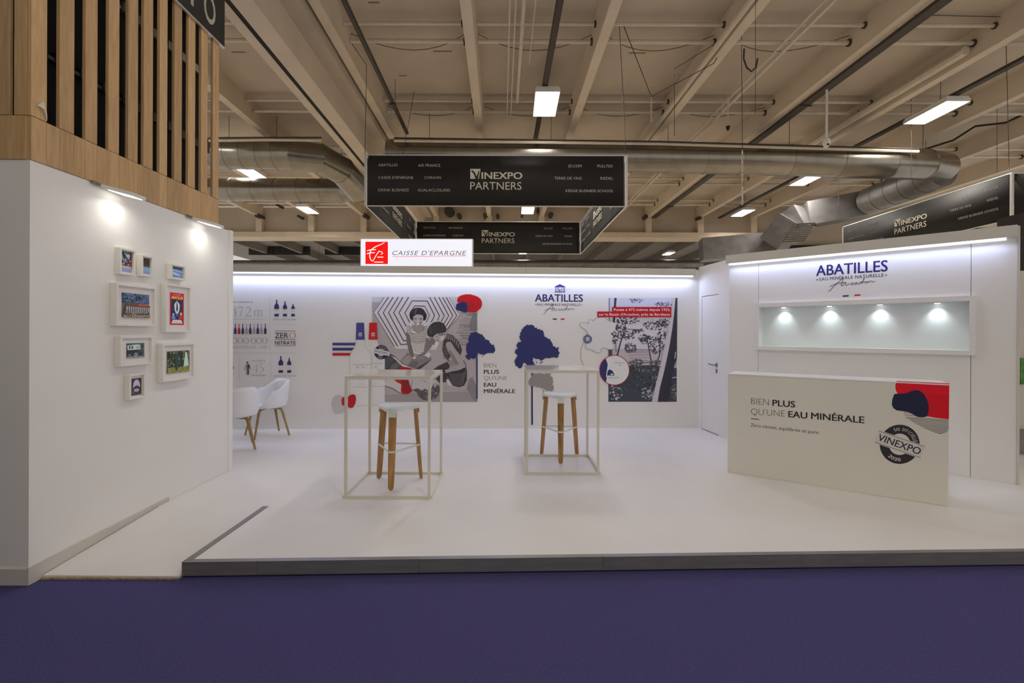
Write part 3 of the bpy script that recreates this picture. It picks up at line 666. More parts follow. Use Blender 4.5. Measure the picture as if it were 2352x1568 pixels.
wire('cable', [c(2095, 352, 15), c(2190, 322, 14), c(2240, 290, 13.5), (c(2310, 282, 13)), c(2352, 262, 13)], 0.03, 'cable', 'thick black cable draped under the roof at the far right', 'cable')
for (a, b, lab) in (((2093, 410), (2093, 227), 'thin drop wire under the far right light, left one'), ((2290, 395), (2290, 229), 'thin drop wire near the near corner of the right banners')):
    wire('cable', [c(*a, 12.2), c(*b, 12.2)], 0.005, 'cable', lab, 'cable')
def chain(px, y0, y1, Y, label):
    t = thing('chain', c(px, y1, Y), label, 'chain'); a = c(px, y0, Y); b = c(px, y1, Y); n = max(4, int((a-b).length/0.085)); bm = NB()
    for k in range(n):
        m = a+(b-a)*((k+.5)/n); h = (a-b).length/n*0.62; v = Vector((1, 0, 0)) if k % 2 else Vector((0, 1, 0))
        tube(bm, [m+v*(0.016*math.cos(q))+Vector((0, 0, h*math.sin(q))) for q in [2*math.pi*i/8 for i in range(8)]], 0.006, 4, closed=True)
    return tagp(obj('chain_links', bm, M['chain'], t, smooth=True), kind='stuff')
chain(1705, 345, 470, 9.6, 'long pale chain hanging right of the middle banner ring')
chain(1431, 180, 243, 9.45, 'short pale chain above the right front corner of the middle banners')
chain(1496, 223, 278, 9.3, 'tiny pale chain hanging from the vee of the slack cable')
chain(1549, 160, 195, 9.9, 'short dark chain high in the bay right of the middle light')
chain(2318, 375, 390, 10.5, 'very short chain at the near corner of the right banners')
wire('cable', [c(1926, 396, 15), c(1926, 331, 15)], 0.006, 'cable', 'thin wire carrying the short chain above the slanting spiral duct', 'cable')
chain(1926, 395, 470, 15, 'short chain hanging under the slanting spiral duct')
# dome camera on its pole
t = thing('security_camera', c(1898, 340, 10.6), 'white dome security camera on a thin pole hanging from the wide tray', 'camera')
a = c(1898, 320, 10.6)
bm = NB(); tube(bm, [a+Vector((0, 0, 0.0)), c(1899, 206, 10.6)], 0.024, 8); obj('pole', bm, M['lampbody'], t, smooth=True)
bm = NB(); tube(bm, [a+Vector((0, 0, .02)), a, a-Vector((0, 0, .07)), a-Vector((0, 0, .11))], [0.03, 0.068, 0.078, 0.07], 16); obj('camera_body', bm, M['lampbody'], t, smooth=True)
b = a-Vector((0, 0, .11)); bm = NB(); tube(bm, [b+Vector((0, 0, -0.075*math.sin(q))) for q in (0, .4, .8, 1.2, 1.5)], [0.066*math.cos(q)+.001 for q in (0, .4, .8, 1.2, 1.5)], 16); obj('dome', bm, M['lampbody'], t, smooth=True)
bm = NB(); tube(bm, [b+Vector((0, -0.052, -0.02)), b+Vector((0, -0.066, -0.022))], 0.024, 12); obj('lens', bm, M['black'], t, smooth=True)
t = thing('detector', c(1672, 300, 11.5), 'small black device hanging on a rod under the roof right of the slack cable', 'detector')
a = c(1672, 290, 11.5); bm = NB(); tube(bm, [a, c(1672, 198, 11.5)], 0.012, 6); obj('rod', bm, M['pipe'], t)
bm = NB(); tube(bm, [a, a-Vector((0, 0, .05)), a-Vector((0, 0, .10))], [0.05, 0.04, 0.02], 10); obj('sensor', bm, M['black'], t, smooth=True)
# dark vent openings high on the girder
for k, (px, py, r) in enumerate(((590, 494, .11), (637, 470, .07), (685, 496, .06), (837, 494, .11), (1031, 484, .22), (1054, 494, .11), (1115, 494, .11), (1143, 495, .09), (1238, 481, .11), (1266, 492, .11), (1484, 497, .10), (1607, 500, .10), (1807, 503, .14), (1951, 507, .10))):
    p = c(px, py, 22.75); bm = NB(); tube(bm, [p-Vector((0, .02, 0)), p+Vector((0, .55, 0))], r, 14)
    obj('vent_hole', bm, M['tray'], ce, smooth=True)
# far black openings under the distant roof, built as hung dark panels
for k, (x0, x1, y0, y1, lab) in enumerate(((571, 626, 565, 585, 'left'), (628, 710, 565, 585, 'middle'), (746, 830, 567, 585, 'right'))):
    a = c(x0, y1, 34); b = c(x1, y0, 34); bm = NB(); box(bm, a.x, b.x, 34, 34.2, a.z, b.z)
    tagp(obj('dark_opening', bm, M['dark']), 'distant dark opening under the far roof, %s of three above the back wall' % lab, 'hatch')
# ================================================================== LEFT SCREEN OF WOODEN SLATS
sc = thing('slatted_screen', (WX, WY0, WT), 'tall pine slatted screen standing on top of the white picture wall', 'screen')
ed = [(3.105,3.21),(3.30,3.41),(3.50,3.60),(3.70,3.80),(3.89,3.99),(4.053,4.156),(4.235,4.33),(4.42,4.52),(4.61,4.71),(4.80,4.90),(4.99,5.09)]
k0 = WY0-3.105
for a, b in ed:
    bm = NB(); box(bm, WX-0.02, WX+0.006, a+k0, b+k0, 3.022, 5.7, 0.0012); obj('slat', bm, M['slat'], sc)
y = WY0
q = [3.105,3.207,3.30,3.41,3.50,3.60,3.70,3.80,3.89,3.99,4.053,4.156,4.235,4.33,4.42,4.52,4.61,4.71,4.80,4.90,4.99,5.09]
for a, b in zip(q[:-1], q[1:]):
    bm = NB(); box(bm, WX-0.02, WX+0.006+random.uniform(0, .0015), a+k0+0.0009, b+k0-0.0009, WT+0.002, 3.018+random.uniform(-.001, .001), 0.001); obj('band_board', bm, M['slat'], sc)
# the end turned to the aisle
for a, b in ((-0.1, 0.0), (-0.245, -0.13), (-0.37, -0.2465)):
    bm = NB(); box(bm, WX+a, WX+b-0.0215*(b == 0), WY0-0.006, WY0+0.018, 3.022, 5.7, 0.0012); obj('slat', bm, M['slat'], sc)
for a, b in ((-0.108, -0.0215), (-0.21, -0.109), (-0.311, -0.211), (-0.412, -0.312)):
    bm = NB(); box(bm, WX+a, WX+b, WY0-0.006, WY0+0.018, WT+0.002, 3.018, 0.001); obj('band_board', bm, M['slat'], sc)
bm = NB(); box(bm, -4.5, WX-0.175, WY0+0.24, 5.09+k0, 2.74, 5.7); box(bm, -4.5, WX-0.13, 3.0+0.24, 3.0+0.26+0.1, 2.74, 5.7); obj('black_backing', bm, M['black'], sc)
for z in (4.31, 3.55):
    bm = NB(); tube(bm, [(WX-0.15, WY0+0.2, z), (WX-0.15, 5.08+k0, z)], 0.013, 4, sq=True)
    for a, b in ed[1:]: box(bm, WX-0.165, WX-0.13, (a+b)/2+0.07, (a+b)/2+0.12, z-0.02, z+0.055)
    obj('rail', bm, M['steel'] if z > 4 else M['dark'], sc)
# paper tape loose on the corner slat
bm = NB(); vs = [bm.verts.new(p) for p in ((WX+0.014, 3.135+k0, 3.10), (WX+0.03, 3.165+k0, 3.135), (WX+0.016, 3.20+k0, 3.07), (WX+0.012, 3.206+k0, 3.03), (WX+0.028, 3.17+k0, 3.09))]
bm.faces.new((vs[0], vs[1], vs[4])); bm.faces.new((vs[4], vs[1], vs[2])); bm.faces.new((vs[4], vs[2], vs[3]))
o = obj('paper_tag', bm, M['paper'], sc); sol = o.modifiers.new('t', 'SOLIDIFY'); sol.thickness = 0.0006
# black sign board on the screen
sg = thing('sign_board', (WX+0.02, 4.6, 4.65), 'black sign board with pale letters fixed high on the pine slats', 'sign')
bm = NB(); box(bm, WX+0.008, WX+0.03, 3.6, 5.145+k0, 4.655, 5.7); obj('board', bm, M['banner'], sg)
bm = NB(); box(bm, WX+0.008, WX+0.034, 3.6, 5.145+k0, 4.645, 4.6545); obj('edge_trim', bm, M['alulight'], sg)
A = Art(PLW, 0.032, ref=(255, 255, 255))
for body, ya, yb_ in (('P', 4.60, 4.755), ('O', 4.795, 4.985)):
    vs, fs, wdm = text_mesh(body, 0.012)
    A._add([(ya+k0-PLW.a.y+x*(yb_-ya)/wdm, 4.755+yy*0.3/0.72) for x, yy in vs], fs, (196, 188, 172))
A.build('lettering', sg)
# ---------------------------------------------------------------- wall lamps
def wall_lamp(y, label):
    t = thing('wall_lamp', (WX, y, 2.70), label, 'lamp', 'slim lamps over the picture wall')
    bm = NB(); hexa(bm, [(WX, y-0.10, 2.715), (WX+0.185, y-0.02, 2.672), (WX+0.185, y+0.13, 2.672), (WX, y+0.10, 2.715), (WX, y-0.10, 2.742), (WX+0.185, y-0.02, 2.70), (WX+0.185, y+0.13, 2.70), (WX, y+0.10, 2.742)])
    obj('lamp_housing', bm, M['lampbody'], t)
    bm = NB(); hexa(bm, [(WX+0.045, y-0.065, 2.700), (WX+0.172, y-0.012, 2.671), (WX+0.172, y+0.11, 2.671), (WX+0.045, y+0.085, 2.700), (WX+0.045, y-0.065, 2.7035), (WX+0.172, y-0.012, 2.6742), (WX+0.172, y+0.11, 2.6742), (WX+0.045, y+0.085, 2.7035)])
    obj('diffuser', bm, M['lampglow'], t)
    bm = NB(); box(bm, WX+0.002, WX+0.02, y-0.17, y-0.10, 2.722, 2.742); tube(bm, [(WX+0.01, y-0.15, 2.742), (WX+0.01, y-0.15, 2.748)], 0.006, 6); obj('bracket', bm, M['steel'], t)
    L = bpy.data.lights.new('wall_lamp_light', 'AREA'); L.shape = 'RECTANGLE'; L.size = 0.10; L.size_y = 0.14; L.energy = 0.9; L.color = (1.0, 0.97, 0.88); L.spread = math.radians(170)
    lo = bpy.data.objects.new('wall_lamp_light', L); C.objects.link(lo); lo.location = (WX+0.14, y+0.03, 2.664); lo.rotation_euler = (0, math.radians(-4), 0)
wall_lamp(3.72, 'slim white lamp over the picture wall, nearer the aisle')
wall_lamp(4.76, 'slim white lamp over the picture wall, nearer the back')
# ---------------------------------------------------------------- framed pictures
def frame(xl, xr, yt, yb_, th, bw, mw, label, art, group='framed pictures on the left wall'):
    o_ = Vector((WX+th, 0, 0)); pl = Plane((WX+th, WY0), (WX+th, WY1)); pl.n = Vector((1, 0, 0))
    s0, zt = pl.sz(xl, yt); s1 = pl.sz(xr, yt)[0]; zb = pl.sz(xl, yb_)[1]
    t = thing('picture_frame', pl.w((s0+s1)/2, zb, -th), label, 'picture', group)
    for (a, b, c_, d) in ((s0, s1, zt-bw, zt), (s0, s1, zb, zb+bw), (s0, s0+bw, zb+bw, zt-bw), (s1-bw, s1, zb+bw, zt-bw)):
        bm = NB(); slab(bm, pl, a+.0002, b-.0002, c_+.0002, d-.0002, -th+.0005, 0.0, 0.0012); obj('frame_side', bm, M['frame'], t)
    bm = NB(); slab(bm, pl, s0+bw, s1-bw, zb+bw, zt-bw, -th+0.001, -0.016); obj('mount', bm, M['mount'], t)
    (ml, mr, mt, mb) = mw
    i0, i1, j0, j1 = s0+bw+(s1-s0-2*bw)*ml, s1-bw-(s1-s0-2*bw)*mr, zb+bw+(zt-zb-2*bw)*mb, zt-bw-(zt-zb-2*bw)*mt
    A = Art(pl, -0.0155, step=0.00008, ref=(176, 172, 168))
    class U:      # unit square drawing surface
        def poly(s, pts, rgb): A._add([(i0+(i1-i0)*x, j0+(j1-j0)*y) for x, y in pts], [tuple(range(len(pts)))], rgb)
        def rect(s, x0, y0, x1, y1, rgb): s.poly([(x0, y0), (x1, y0), (x1, y1), (x0, y1)], rgb)
        def disc(s, x, y, rx, ry, rgb, n=14): s.poly([(x+rx*math.cos(2*math.pi*k/n), y+ry*math.sin(2*math.pi*k/n)) for k in range(n)], rgb)
        def blobs(s, n, x0, y0, x1, y1, r, cols):
            for _ in range(n):
                x, y = random.uniform(x0, x1), random.uniform(y0, y1); q = random.uniform(.5, 1)*r
                x = min(max(x, q), 1-q); y = min(max(y, q), 1-q)
                s.poly([(x+q*random.uniform(.6, 1)*math.cos(2*math.pi*k/6), y+q*random.uniform(.6, 1)*math.sin(2*math.pi*k/6)) for k in range(6)], random.choice(cols))
        def text(s, body, x0, y0, x1, h, rgb, bold=0.0):
            vs, fs, w_ = text_mesh(body, bold)
            A._add([(i0+(i1-i0)*(x0+x/w_*(x1-x0)), j0+(j1-j0)*(y0+y*h/.72)) for x, y in vs], fs, rgb)
    art(U()); A.build('picture', t)
    return t
def a_tl(u):
    u.rect(0, 0, 1, 1, (60, 60, 66)); u.rect(0, .0, 1, .18, (120, 125, 175)); u.rect(0, .18, .95, .30, (190, 150, 120)); u.blobs(60, .05, .3, .9, .98, .07, [(40, 42, 50), (120, 125, 130), (75, 80, 85), (160, 160, 165)]); u.rect(.9, .3, 1, 1, (150, 60, 50)); u.disc(.6, .8, .2, .08, (150, 160, 170))
def a_tm(u):
    u.rect(0, 0, 1, 1, (70, 60, 50)); u.rect(0, 0, 1, .45, (120, 145, 170)); u.rect(0, 0, 1, .16, (120, 125, 165)); u.rect(0, .44, 1, .50, (60, 75, 95)); u.blobs(40, .05, .55, .95, .98, .09, [(60, 50, 42), (95, 80, 65), (40, 38, 36)])
def a_tr(u):
    u.rect(0, 0, 1, 1, (100, 125, 170)); u.rect(0, .75, 1, 1, (60, 75, 95)); u.poly([(0, .05), (.9, .35), (1, .42), (1, .3), (.2, 0), (0, 0)], (80, 105, 150)); u.poly([(0, .5), (.7, .3), (1, .25), (.5, .2), (0, .35)], (170, 190, 210)); u.poly([(0, .65), (1, .55), (1, .6), (0, .72)], (190, 205, 220)); u.blobs(8, 0, .75, 1, .95, .08, [(50, 60, 70), (80, 95, 110)])
def a_house(u):
    u.rect(0, 0, 1, 1, (92, 88, 86)); u.rect(0, .6, 1, 1, (80, 98, 135)); u.blobs(90, 0, .62, 1, 1, .07, [(45, 60, 55), (110, 130, 165), (60, 75, 95), (85, 100, 120)]); u.poly([(.08, .42), (.2, .58), (.8, .6), (1, .5), (1, .42)], (95, 62, 52)); u.poly([(.55, .5), (.95, .52), (.98, .58), (.58, .56)], (165, 85, 55))
    u.rect(.1, .15, .98, .45, (104, 96, 92))
    for k in range(11): u.rect(.15+.077*k, .17, .175+.077*k, .43, (178, 172, 168)); u.rect(.18+.077*k, .17, .20+.077*k, .38, (58, 52, 52))
    u.blobs(30, 0, .12, 1, .3, .045, [(60, 55, 60), (130, 120, 120), (80, 75, 85)]); u.rect(0, 0, 1, .12, (128, 108, 88)); u.blobs(20, 0, 0, 1, .12, .05, [(150, 130, 105), (90, 75, 62)])
def a_poster(u):
    u.rect(0, 0, 1, 1, (178, 28, 40)); u.rect(.08, .12, .92, .8, (38, 38, 62)); u.text('ABATILLES', .1, .81, .92, .085, (205, 200, 60), .02); u.text('eau minerale', .25, .93, .75, .03, (220, 200, 190))
    u.poly([(.34, .45), (.3, .62), (.38, .7), (.62, .7), (.7, .62), (.66, .45), (.58, .36), (.42, .36)], (175, 185, 205)); u.poly([(.44, .48), (.47, .68), (.53, .68), (.56, .48), (.5, .4)], (30, 30, 40)); u.disc(.5, .73, .07, .035, (120, 130, 160)); u.poly([(.4, .36), (.6, .36), (.55, .28), (.45, .28)], (60, 90, 150)); u.disc(.24, .33, .06, .035, (205, 170, 160)); u.disc(.78, .35, .08, .05, (210, 160, 90)); u.poly([(.14, .3), (.34, .3), (.4, .18), (.12, .18)], (90, 120, 170)); u.poly([(.66, .3), (.9, .3), (.9, .18), (.62, .18)], (170, 40, 40))
    u.poly([(.12, .05), (.88, .05), (.8, .16), (.2, .16)], (205, 195, 190)); u.text('ARCACHON', .26, .08, .74, .03, (70, 60, 80))
def a_truck(u):
    u.rect(0, 0, 1, 1, (70, 78, 78)); u.blobs(40, 0, .5, 1, 1, .09, [(60, 85, 75), (95, 120, 110), (50, 60, 60)]); u.poly([(.05, .55), (.03, .85), (.62, .92), (.75, .86), (.75, .55)], (168, 178, 170)); u.rect(.12, .62, .2, .82, (50, 58, 58)); u.rect(.26, .62, .34, .82, (50, 58, 58)); u.poly([(.5, .6), (.52, .8), (.7, .8), (.7, .6)], (140, 150, 145)); u.poly([(.04, .2), (.04, .55), (.8, .55), (.9, .42), (.9, .2)], (40, 44, 46)); u.disc(.5, .22, .1, .13, (150, 155, 150)); u.disc(.5, .22, .05, .07, (60, 60, 60)); u.disc(.15, .2, .08, .1, (90, 95, 92)); u.rect(0, 0, 1, .1, (120, 128, 122)); u.blobs(10, .6, .1, 1, .5, .07, [(90, 80, 80), (60, 90, 110)])
def a_forest(u):
    u.rect(0, 0, 1, 1, (78, 92, 66)); u.blobs(110, 0, .28, 1, 1, .07, [(55, 72, 55), (100, 115, 85), (70, 85, 60), (130, 140, 110), (48, 58, 50)]); u.rect(0, 0, 1, .26, (122, 118, 58)); u.blobs(25, 0, 0, 1, .26, .06, [(140, 132, 70), (95, 98, 50)]); u.poly([(.36, .1), (.3, .6), (.36, .9), (.44, .9), (.46, .5), (.42, .1)], (45, 58, 66)); u.disc(.38, .9, .05, .05, (80, 80, 85)); u.poly([(.7, .25), (.74, .6), (.78, .85), (.86, .85), (.92, .5), (.95, .28)], (165, 185, 165)); u.disc(.82, .86, .05, .06, (185, 190, 180))
    for x in (.08, .2, .55, .64, .97): u.rect(x-.02, .25, x+.015, 1, (52, 50, 42))
def a_small(u):
    u.rect(0, 0, 1, 1, (52, 48, 54)); u.poly([(.15, .45), (.2, .75), (.4, .92), (.6, .92), (.8, .75), (.88, .45), (.6, .5), (.5, .62), (.4, .5)], (168, 150, 170)); u.disc(.5, .3, .28, .1, (140, 135, 145)); u.disc(.35, .5, .08, .05, (35, 32, 36)); u.disc(.68, .5, .08, .05, (35, 32, 36)); u.blobs(14, .1, .02, .9, .2, .06, [(80, 76, 84), (120, 115, 120)])
frame(276.4, 311.7, 567, 629, .045, .017, (.04, .04, .04, .04), 'small white box frame, upright, leftmost of the top row', a_tl)
frame(326.3, 352.4, 584, 633, .045, .016, (.04, .04, .04, .04), 'smallest upright box frame, middle of the top row', a_tm)
frame(393.7, 426.8, 604.2, 640, .045, .017, (.04, .04, .04, .04), 'small landscape box frame with blue water, rightmost of the top row', a_tr)
frame(268.2, 360, 648.6, 748, .055, .02, (.12, .12, .17, .17), 'large landscape frame with a colonnaded building under a blue sky', a_house)
frame(381.9, 439.4, 649.7, 763, .05, .02, (.16, .2, .14, .12), 'upright frame holding the red poster', a_poster)
frame(277.2, 352.4, 771.2, 842, .05, .02, (.18, .2, .2, .2), 'landscape frame with an old white-topped truck, under the building picture', a_truck)
frame(374.6, 447.6, 789, 878, .055, .02, (.12, .12, .17, .17), 'landscape frame with a green woodland scene, under the red poster', a_forest)
frame(297.7, 334.7, 859.6, 918.6, .045, .017, (.16, .06, .13, .06), 'small upright dark picture in a white frame, lowest on the wall', a_small)

# ================================================================== COUNTER
c0 = onz(1671, 1084, PZ); c1 = onz(2178, 1163, PZ)
PC = Plane((c0.x, c0.y), (c1.x, c1.y)); CH = 1.19
ct = thing('counter', PC.w(PC.len/2, PZ, -0.22), 'white reception counter printed with slogan and round badge, before the lit niche', 'counter')
bm = NB(); slab(bm, PC, 0, PC.len, PZ+0.0005, CH-0.012, -0.42, 0.0, 0.0015); obj('body', bm, M['counter'], ct)
bm = NB(); slab(bm, PC, -0.004, PC.len+0.004, CH-0.0115, CH, -0.425, 0.004, 0.001); obj('counter_top', bm, M['ctop'], ct)
A = Art(PC, 0.0008, ref=(157, 150, 135)); K = (34, 27, 27)
Q = lambda L: [(2000+x/7.468, 860+y/7.468) for x, y in L]      # from a close crop of the badge
A.poly(Q([(445, 108), (1348, 150), (1340, 768), (1140, 745), (975, 715), (700, 500), (460, 325), (430, 270), (420, 190)]), (165, 6, 20))
st = [(565, 650, 700), (575, 690, 760), (595, 730, 1335), (625, 752, 1338), (660, 775, 1338), (700, 800, 1340), (740, 826, 1340), (785, 851, 1340), (835, 875, 1340), (880, 898, 1338), (925, 922, 1330), (975, 945, 1318), (1030, 968, 1300), (1090, 990, 1270), (1150, 1008, 1225)]
for k, (x0, y0, x1) in enumerate(st):
    A.line(Q([(x0, y0+(0 if k < 2 else 0)), (x1, y0+(x1-x0)*0.068)]), 1.0, (48, 40, 40)); 
    if k < len(st)-1: A.same()
for k in range(18):
    y = 355+k*21; x0 = 960+(k*3 if k < 8 else 24); A.line(Q([(x0, y-12), (1343, y+8)]), 0.7, (125, 2, 16)); A.same()
A.k += 1
A.poly(Q([(395, 350), (415, 330), (600, 320), (700, 280), (780, 262), (850, 280), (915, 335), (960, 410), (990, 500), (998, 580), (985, 680), (955, 722), (880, 735), (800, 725), (740, 690), (660, 645), (540, 625), (440, 612), (385, 570), (360, 510), (370, 430)]), (22, 22, 38))
def T(body, x0, y0, x1, y1, cap, rgb=K, bold=0.0, **kw): A.text(body, x0, y0, x1, y1, cap, rgb, bold, **kw)
A.build('colour_blots', ct); A = Art(PC, 0.0008, ref=(157, 150, 135))
for args, bd in ((('BIEN', 1725, 927.5, 1766, 930.8, 15), -.022), (('PLUS', 1774.5, 931.5, 1826, 935.5, 14.5), .02), (("QU'UNE", 1725, 951.5, 1802.5, 957, 15), -.022), (('EAU', 1811, 957.5, 1854, 961.2, 14.8), .02), (('MINÉRALE', 1863.5, 961.5, 1985, 971.7, 15), .02)):
    A = Art(PC, 0.0008, ref=(157, 150, 135)); T(*args, bold=bd); A.build('slogan_lettering', ct)
A = Art(PC, 0.0008, ref=(157, 150, 135)); A.line([(1724.5, 961), (1743.5, 962.8)], 1.6, K)
A.build('dash_mark', ct); A = Art(PC, 0.0008, ref=(157, 150, 135))
T('Zéro nitrate, équilibrée et pure', 1724, 979, 1880, 996.5, 7.5, (48, 42, 40), bold=0.0)
A.build('strapline_lettering', ct); A = Art(PC, 0.0008, ref=(157, 150, 135))
# badge: two arcs of a black ring, a tilted band with VINEXPO
def badge(A, cx, cy, r0, r1, tilt, K, bandc, letters, sx=1.0, lettering=True, small1='EAU OFFICIELLE', small2='2020'):
    ct_, st_ = math.cos(tilt), math.sin(tilt)
    def R(x, y): return (cx+sx*(x*ct_-y*st_), cy+x*st_+y*ct_)
    h = r0*0.30
    def half(sgn):
        a = math.asin(min(.99, h*1.15/r0)); b = math.asin(min(.99, h*1.15/r1)); P = []
        for i in range(21): t = a+(math.pi-2*a)*i/20; P.append(R(r0*math.cos(t), sgn*r0*math.sin(t)))
        for i in range(21): t = math.pi-b-(math.pi-2*b)*i/20; P.append(R(r1*math.cos(t), sgn*r1*math.sin(t)))
        A.poly(P, K)
    half(-1); half(1)
    hw = r0*1.22
    if bandc: A.poly([R(-hw, -h), (R(hw, -h)), R(hw, h), R(-hw, h)], bandc)
    A.line([R(-hw, -h), R(hw, -h)], 0.9 if r0 > 30 else .4, K); A.line([R(-hw, h), R(hw, h)], 0.9 if r0 > 30 else .4, K)
    p = R(-hw*0.93, h*0.55); q = R(hw*0.90, h*0.62)
    A.text('VINEXPO', p[0], p[1], q[0], q[1], h*1.2, K, 0.012)
    if lettering:
        rm = (r0+r1)/2
        for txt, a0, a1, sgn, rr in ((small1, -2.25, -0.50, 1, rm-r0*.07), (small2, 2.05, 1.15, -1, rm+r0*.08)):
            n = len(txt)
            for i, chh in enumerate(txt):
                if chh == ' ': continue
                t = a0+(a1-a0)*(i+.5)/n; da = abs(a1-a0)/n*0.42*min(1.0, text_mesh(chh)[2]/0.5)
                p = R(rr*math.cos(t-da*sgn), rr*math.sin(t-da*sgn)); q = R(rr*math.cos(t+da*sgn), rr*math.sin(t+da*sgn))
                A.text(chh, p[0], p[1], q[0], q[1], r0*0.17, letters, 0.012); A.same()
        A.k += 1
badge(A, 2066.5, 1020, 45, 24.5, 0.335, (34, 30, 30), (150, 142, 126), (205, 200, 185), sx=1.02)
A.build('round_badge', ct)

# ================================================================== BAR TABLES
def make_table():
    t = thing('bar_table', (0, 0, 0))
    W, Dp, H, r = 0.83, 0.79, 1.12, 0.0125
    bm = NB(); tube(bm, [(-W/2+r, -Dp/2+r, r), (W/2-r, -Dp/2+r, r), (W/2-r, Dp/2-r, r), (-W/2+r, Dp/2-r, r)], r, 4, closed=True, sq=True); obj('base_rail', bm, M['whitemet'], t)
    w2, d2 = W/2-0.03, Dp/2-0.02
    for sx in (-1, 1):
        for sy in (-1, 1):
            bm = NB(); box(bm, sx*w2-r, sx*w2+r, sy*d2-r, sy*d2+r, 0.0255, H-0.0255, 0.001); obj('leg', bm, M['whitemet'], t)
    bm = NB(); tube(bm, [(-w2, -d2, H-r), (w2, -d2, H-r), (w2, d2, H-r), (-w2, d2, H-r)], r, 4, closed=True, sq=True); obj('top_rail', bm, M['whitemet'], t)
    bm = NB(); box(bm, -w2-r, w2+r, -d2-r, d2+r, H+0.0005, H+0.008, 0.0015); obj('table_top', bm, M['glosswhite'], t)
    return t
tb = make_table(); tb.location = (-1.145, 4.84, PZ); tagp(tb, 'tall cube-framed white bar table in front of the beach photo mural', 'table', 'cube-framed bar tables')
tc_ = copy_tree(tb); tc_.location = (0.553, 5.612, PZ); tagp(tc_, 'tall cube-framed white bar table before the grey and blue tree decals', 'table', 'cube-framed bar tables')
# ================================================================== BAR STOOLS
def make_stool():
    t = thing('bar_stool', (0, 0, 0)); 
    for k in range(3):
        a = -math.pi/2 + k*2*math.pi/3; er = Vector((math.cos(a), math.sin(a), 0)); et = Vector((-er.y, er.x, 0))
        top = er*0.190+Vector((0, 0, 0.748)); bot = er*0.255+Vector((0, 0, 0.0))
        prof = []
        for z, hw in ((0.0, .006), (0.006, .016), (0.02, .0235), (0.045, .0265), (0.12, .029), (0.40, .0345), (0.66, .0365), (0.735, .036), (0.748, .030)): prof.append((z, hw))
        bm = NB(); rows = []
        for z, hw in prof:
            c_ = bot.lerp(top, z/0.748); th = 0.011 if z > 0.01 else 0.007
            rows.append([bm.verts.new(c_+et*sx*hw+er*sy*th) for sx, sy in ((-1, -1), (-.75, -1.15), (.75, -1.15), (1, -1), (1, 1), (.75, 1.15), (-.75, 1.15), (-1, 1))])
        for i in range(len(rows)-1):
            for j in range(8): bm.faces.new((rows[i][j], rows[i][(j+1) % 8], rows[i+1][(j+1) % 8], rows[i+1][j]))
        bm.faces.new(rows[0]); bm.faces.new(rows[-1]); obj('leg', bm, M['stoolwood'], t, smooth=True)
    # seat: three-cornered shell that folds down over the outside of each leg
    bm = NB(); n = 72; rad = []
    for i in range(n):
        a = 2*math.pi*i/n; q = (math.cos(3*(a+math.pi/2))+1)/2; rad.append(0.148+0.072*q**1.3)
    rings = []
    for f, z in ((0.0, .772), (.35, .774), (.7, .779), (.9, .783), (1.0, .780), (1.03, .770), (1.03, .752), (.97, .750), (.80, .756), (0, .756)):
        if f == 0: rings.append([bm.verts.new((0, 0, z))]); continue
        rings.append([bm.verts.new((rad[i]*f*math.cos(2*math.pi*i/n), rad[i]*f*math.sin(2*math.pi*i/n), z + (0.006*(math.cos(3*(2*math.pi*i/n+math.pi/2)))*f if z > .76 else 0))) for i in range(n)])
    for A_, B_ in zip(rings[:-1], rings[1:]):
        for i in range(n):
            if len(A_) == 1: bm.faces.new((A_[0], B_[i], B_[(i+1) % n]))
            elif len(B_) == 1: bm.faces.new((A_[i], A_[(i+1) % n], B_[0]))
            else: bm.faces.new((A_[i], A_[(i+1) % n], B_[(i+1) % n], B_[i]))
    for k in range(3):
        a = -math.pi/2 + k*2*math.pi/3; er = Vector((math.cos(a), math.sin(a), 0)); et = Vector((-er.y, er.x, 0)); P = []
        for (r, z, hw, th) in ((.175, .779, .050, .008), (.205, .774, .045, .008), (.2165, .758, .041, .007), (.2195, .735, .039, .006), (.2225, .70, .0385, .005)):
            nrm = Vector((0, 0, 1)) if r < .2 else (er*.7+Vector((0, 0, .7)) if r < .21 else er)
            c_ = er*r+Vector((0, 0, z)); P.append([bm.verts.new(c_+et*sx*hw+nrm*sy*th) for sx, sy in ((-1, -1), (1, -1), (1, 1), (-1, 1))])
        for i in range(len(P)-1):
            for j in range(4): bm.faces.new((P[i][j], P[i][(j+1) % 4], P[i+1][(j+1) % 4], P[i+1][j]))
        bm.faces.new(P[0]); bm.faces.new(P[-1])
    obj('seat', bm, M['seat'], t, smooth=True)
    P = []
    for k in range(3):
        a = -math.pi/2 + k*2*math.pi/3; er = Vector((math.cos(a), math.sin(a), 0)); et = Vector((-er.y, er.x, 0)); c_ = er*0.240+Vector((0, 0, .365))
        P += [c_-et*0.02, c_+et*0.02]
    bm = NB(); tube(bm, P, 0.010, 8, closed=True); obj('footrest', bm, M['seat'], t, smooth=True)
    for k in range(3):
        a = -math.pi/2 + k*2*math.pi/3; er = Vector((math.cos(a), math.sin(a), 0)); bm = NB(); tube(bm, [er*0.232+Vector((0, 0, .365)), er*0.2415+Vector((0, 0, .365))], 0.007, 8); obj('screw', bm, M['steel'], t)
    return t
sa = make_stool(); sa.location = (-1.168, 4.94, PZ); tagp(sa, 'three-legged wooden bar stool with pale seat inside the left table frame', 'stool', 'bar stools')
sb_ = copy_tree(sa); sb_.location = (0.590, 5.915, PZ); sb_.rotation_euler = (0, 0, math.radians(-3)); tagp(sb_, 'three-legged wooden bar stool with pale seat under the right, farther table', 'stool', 'bar stools')
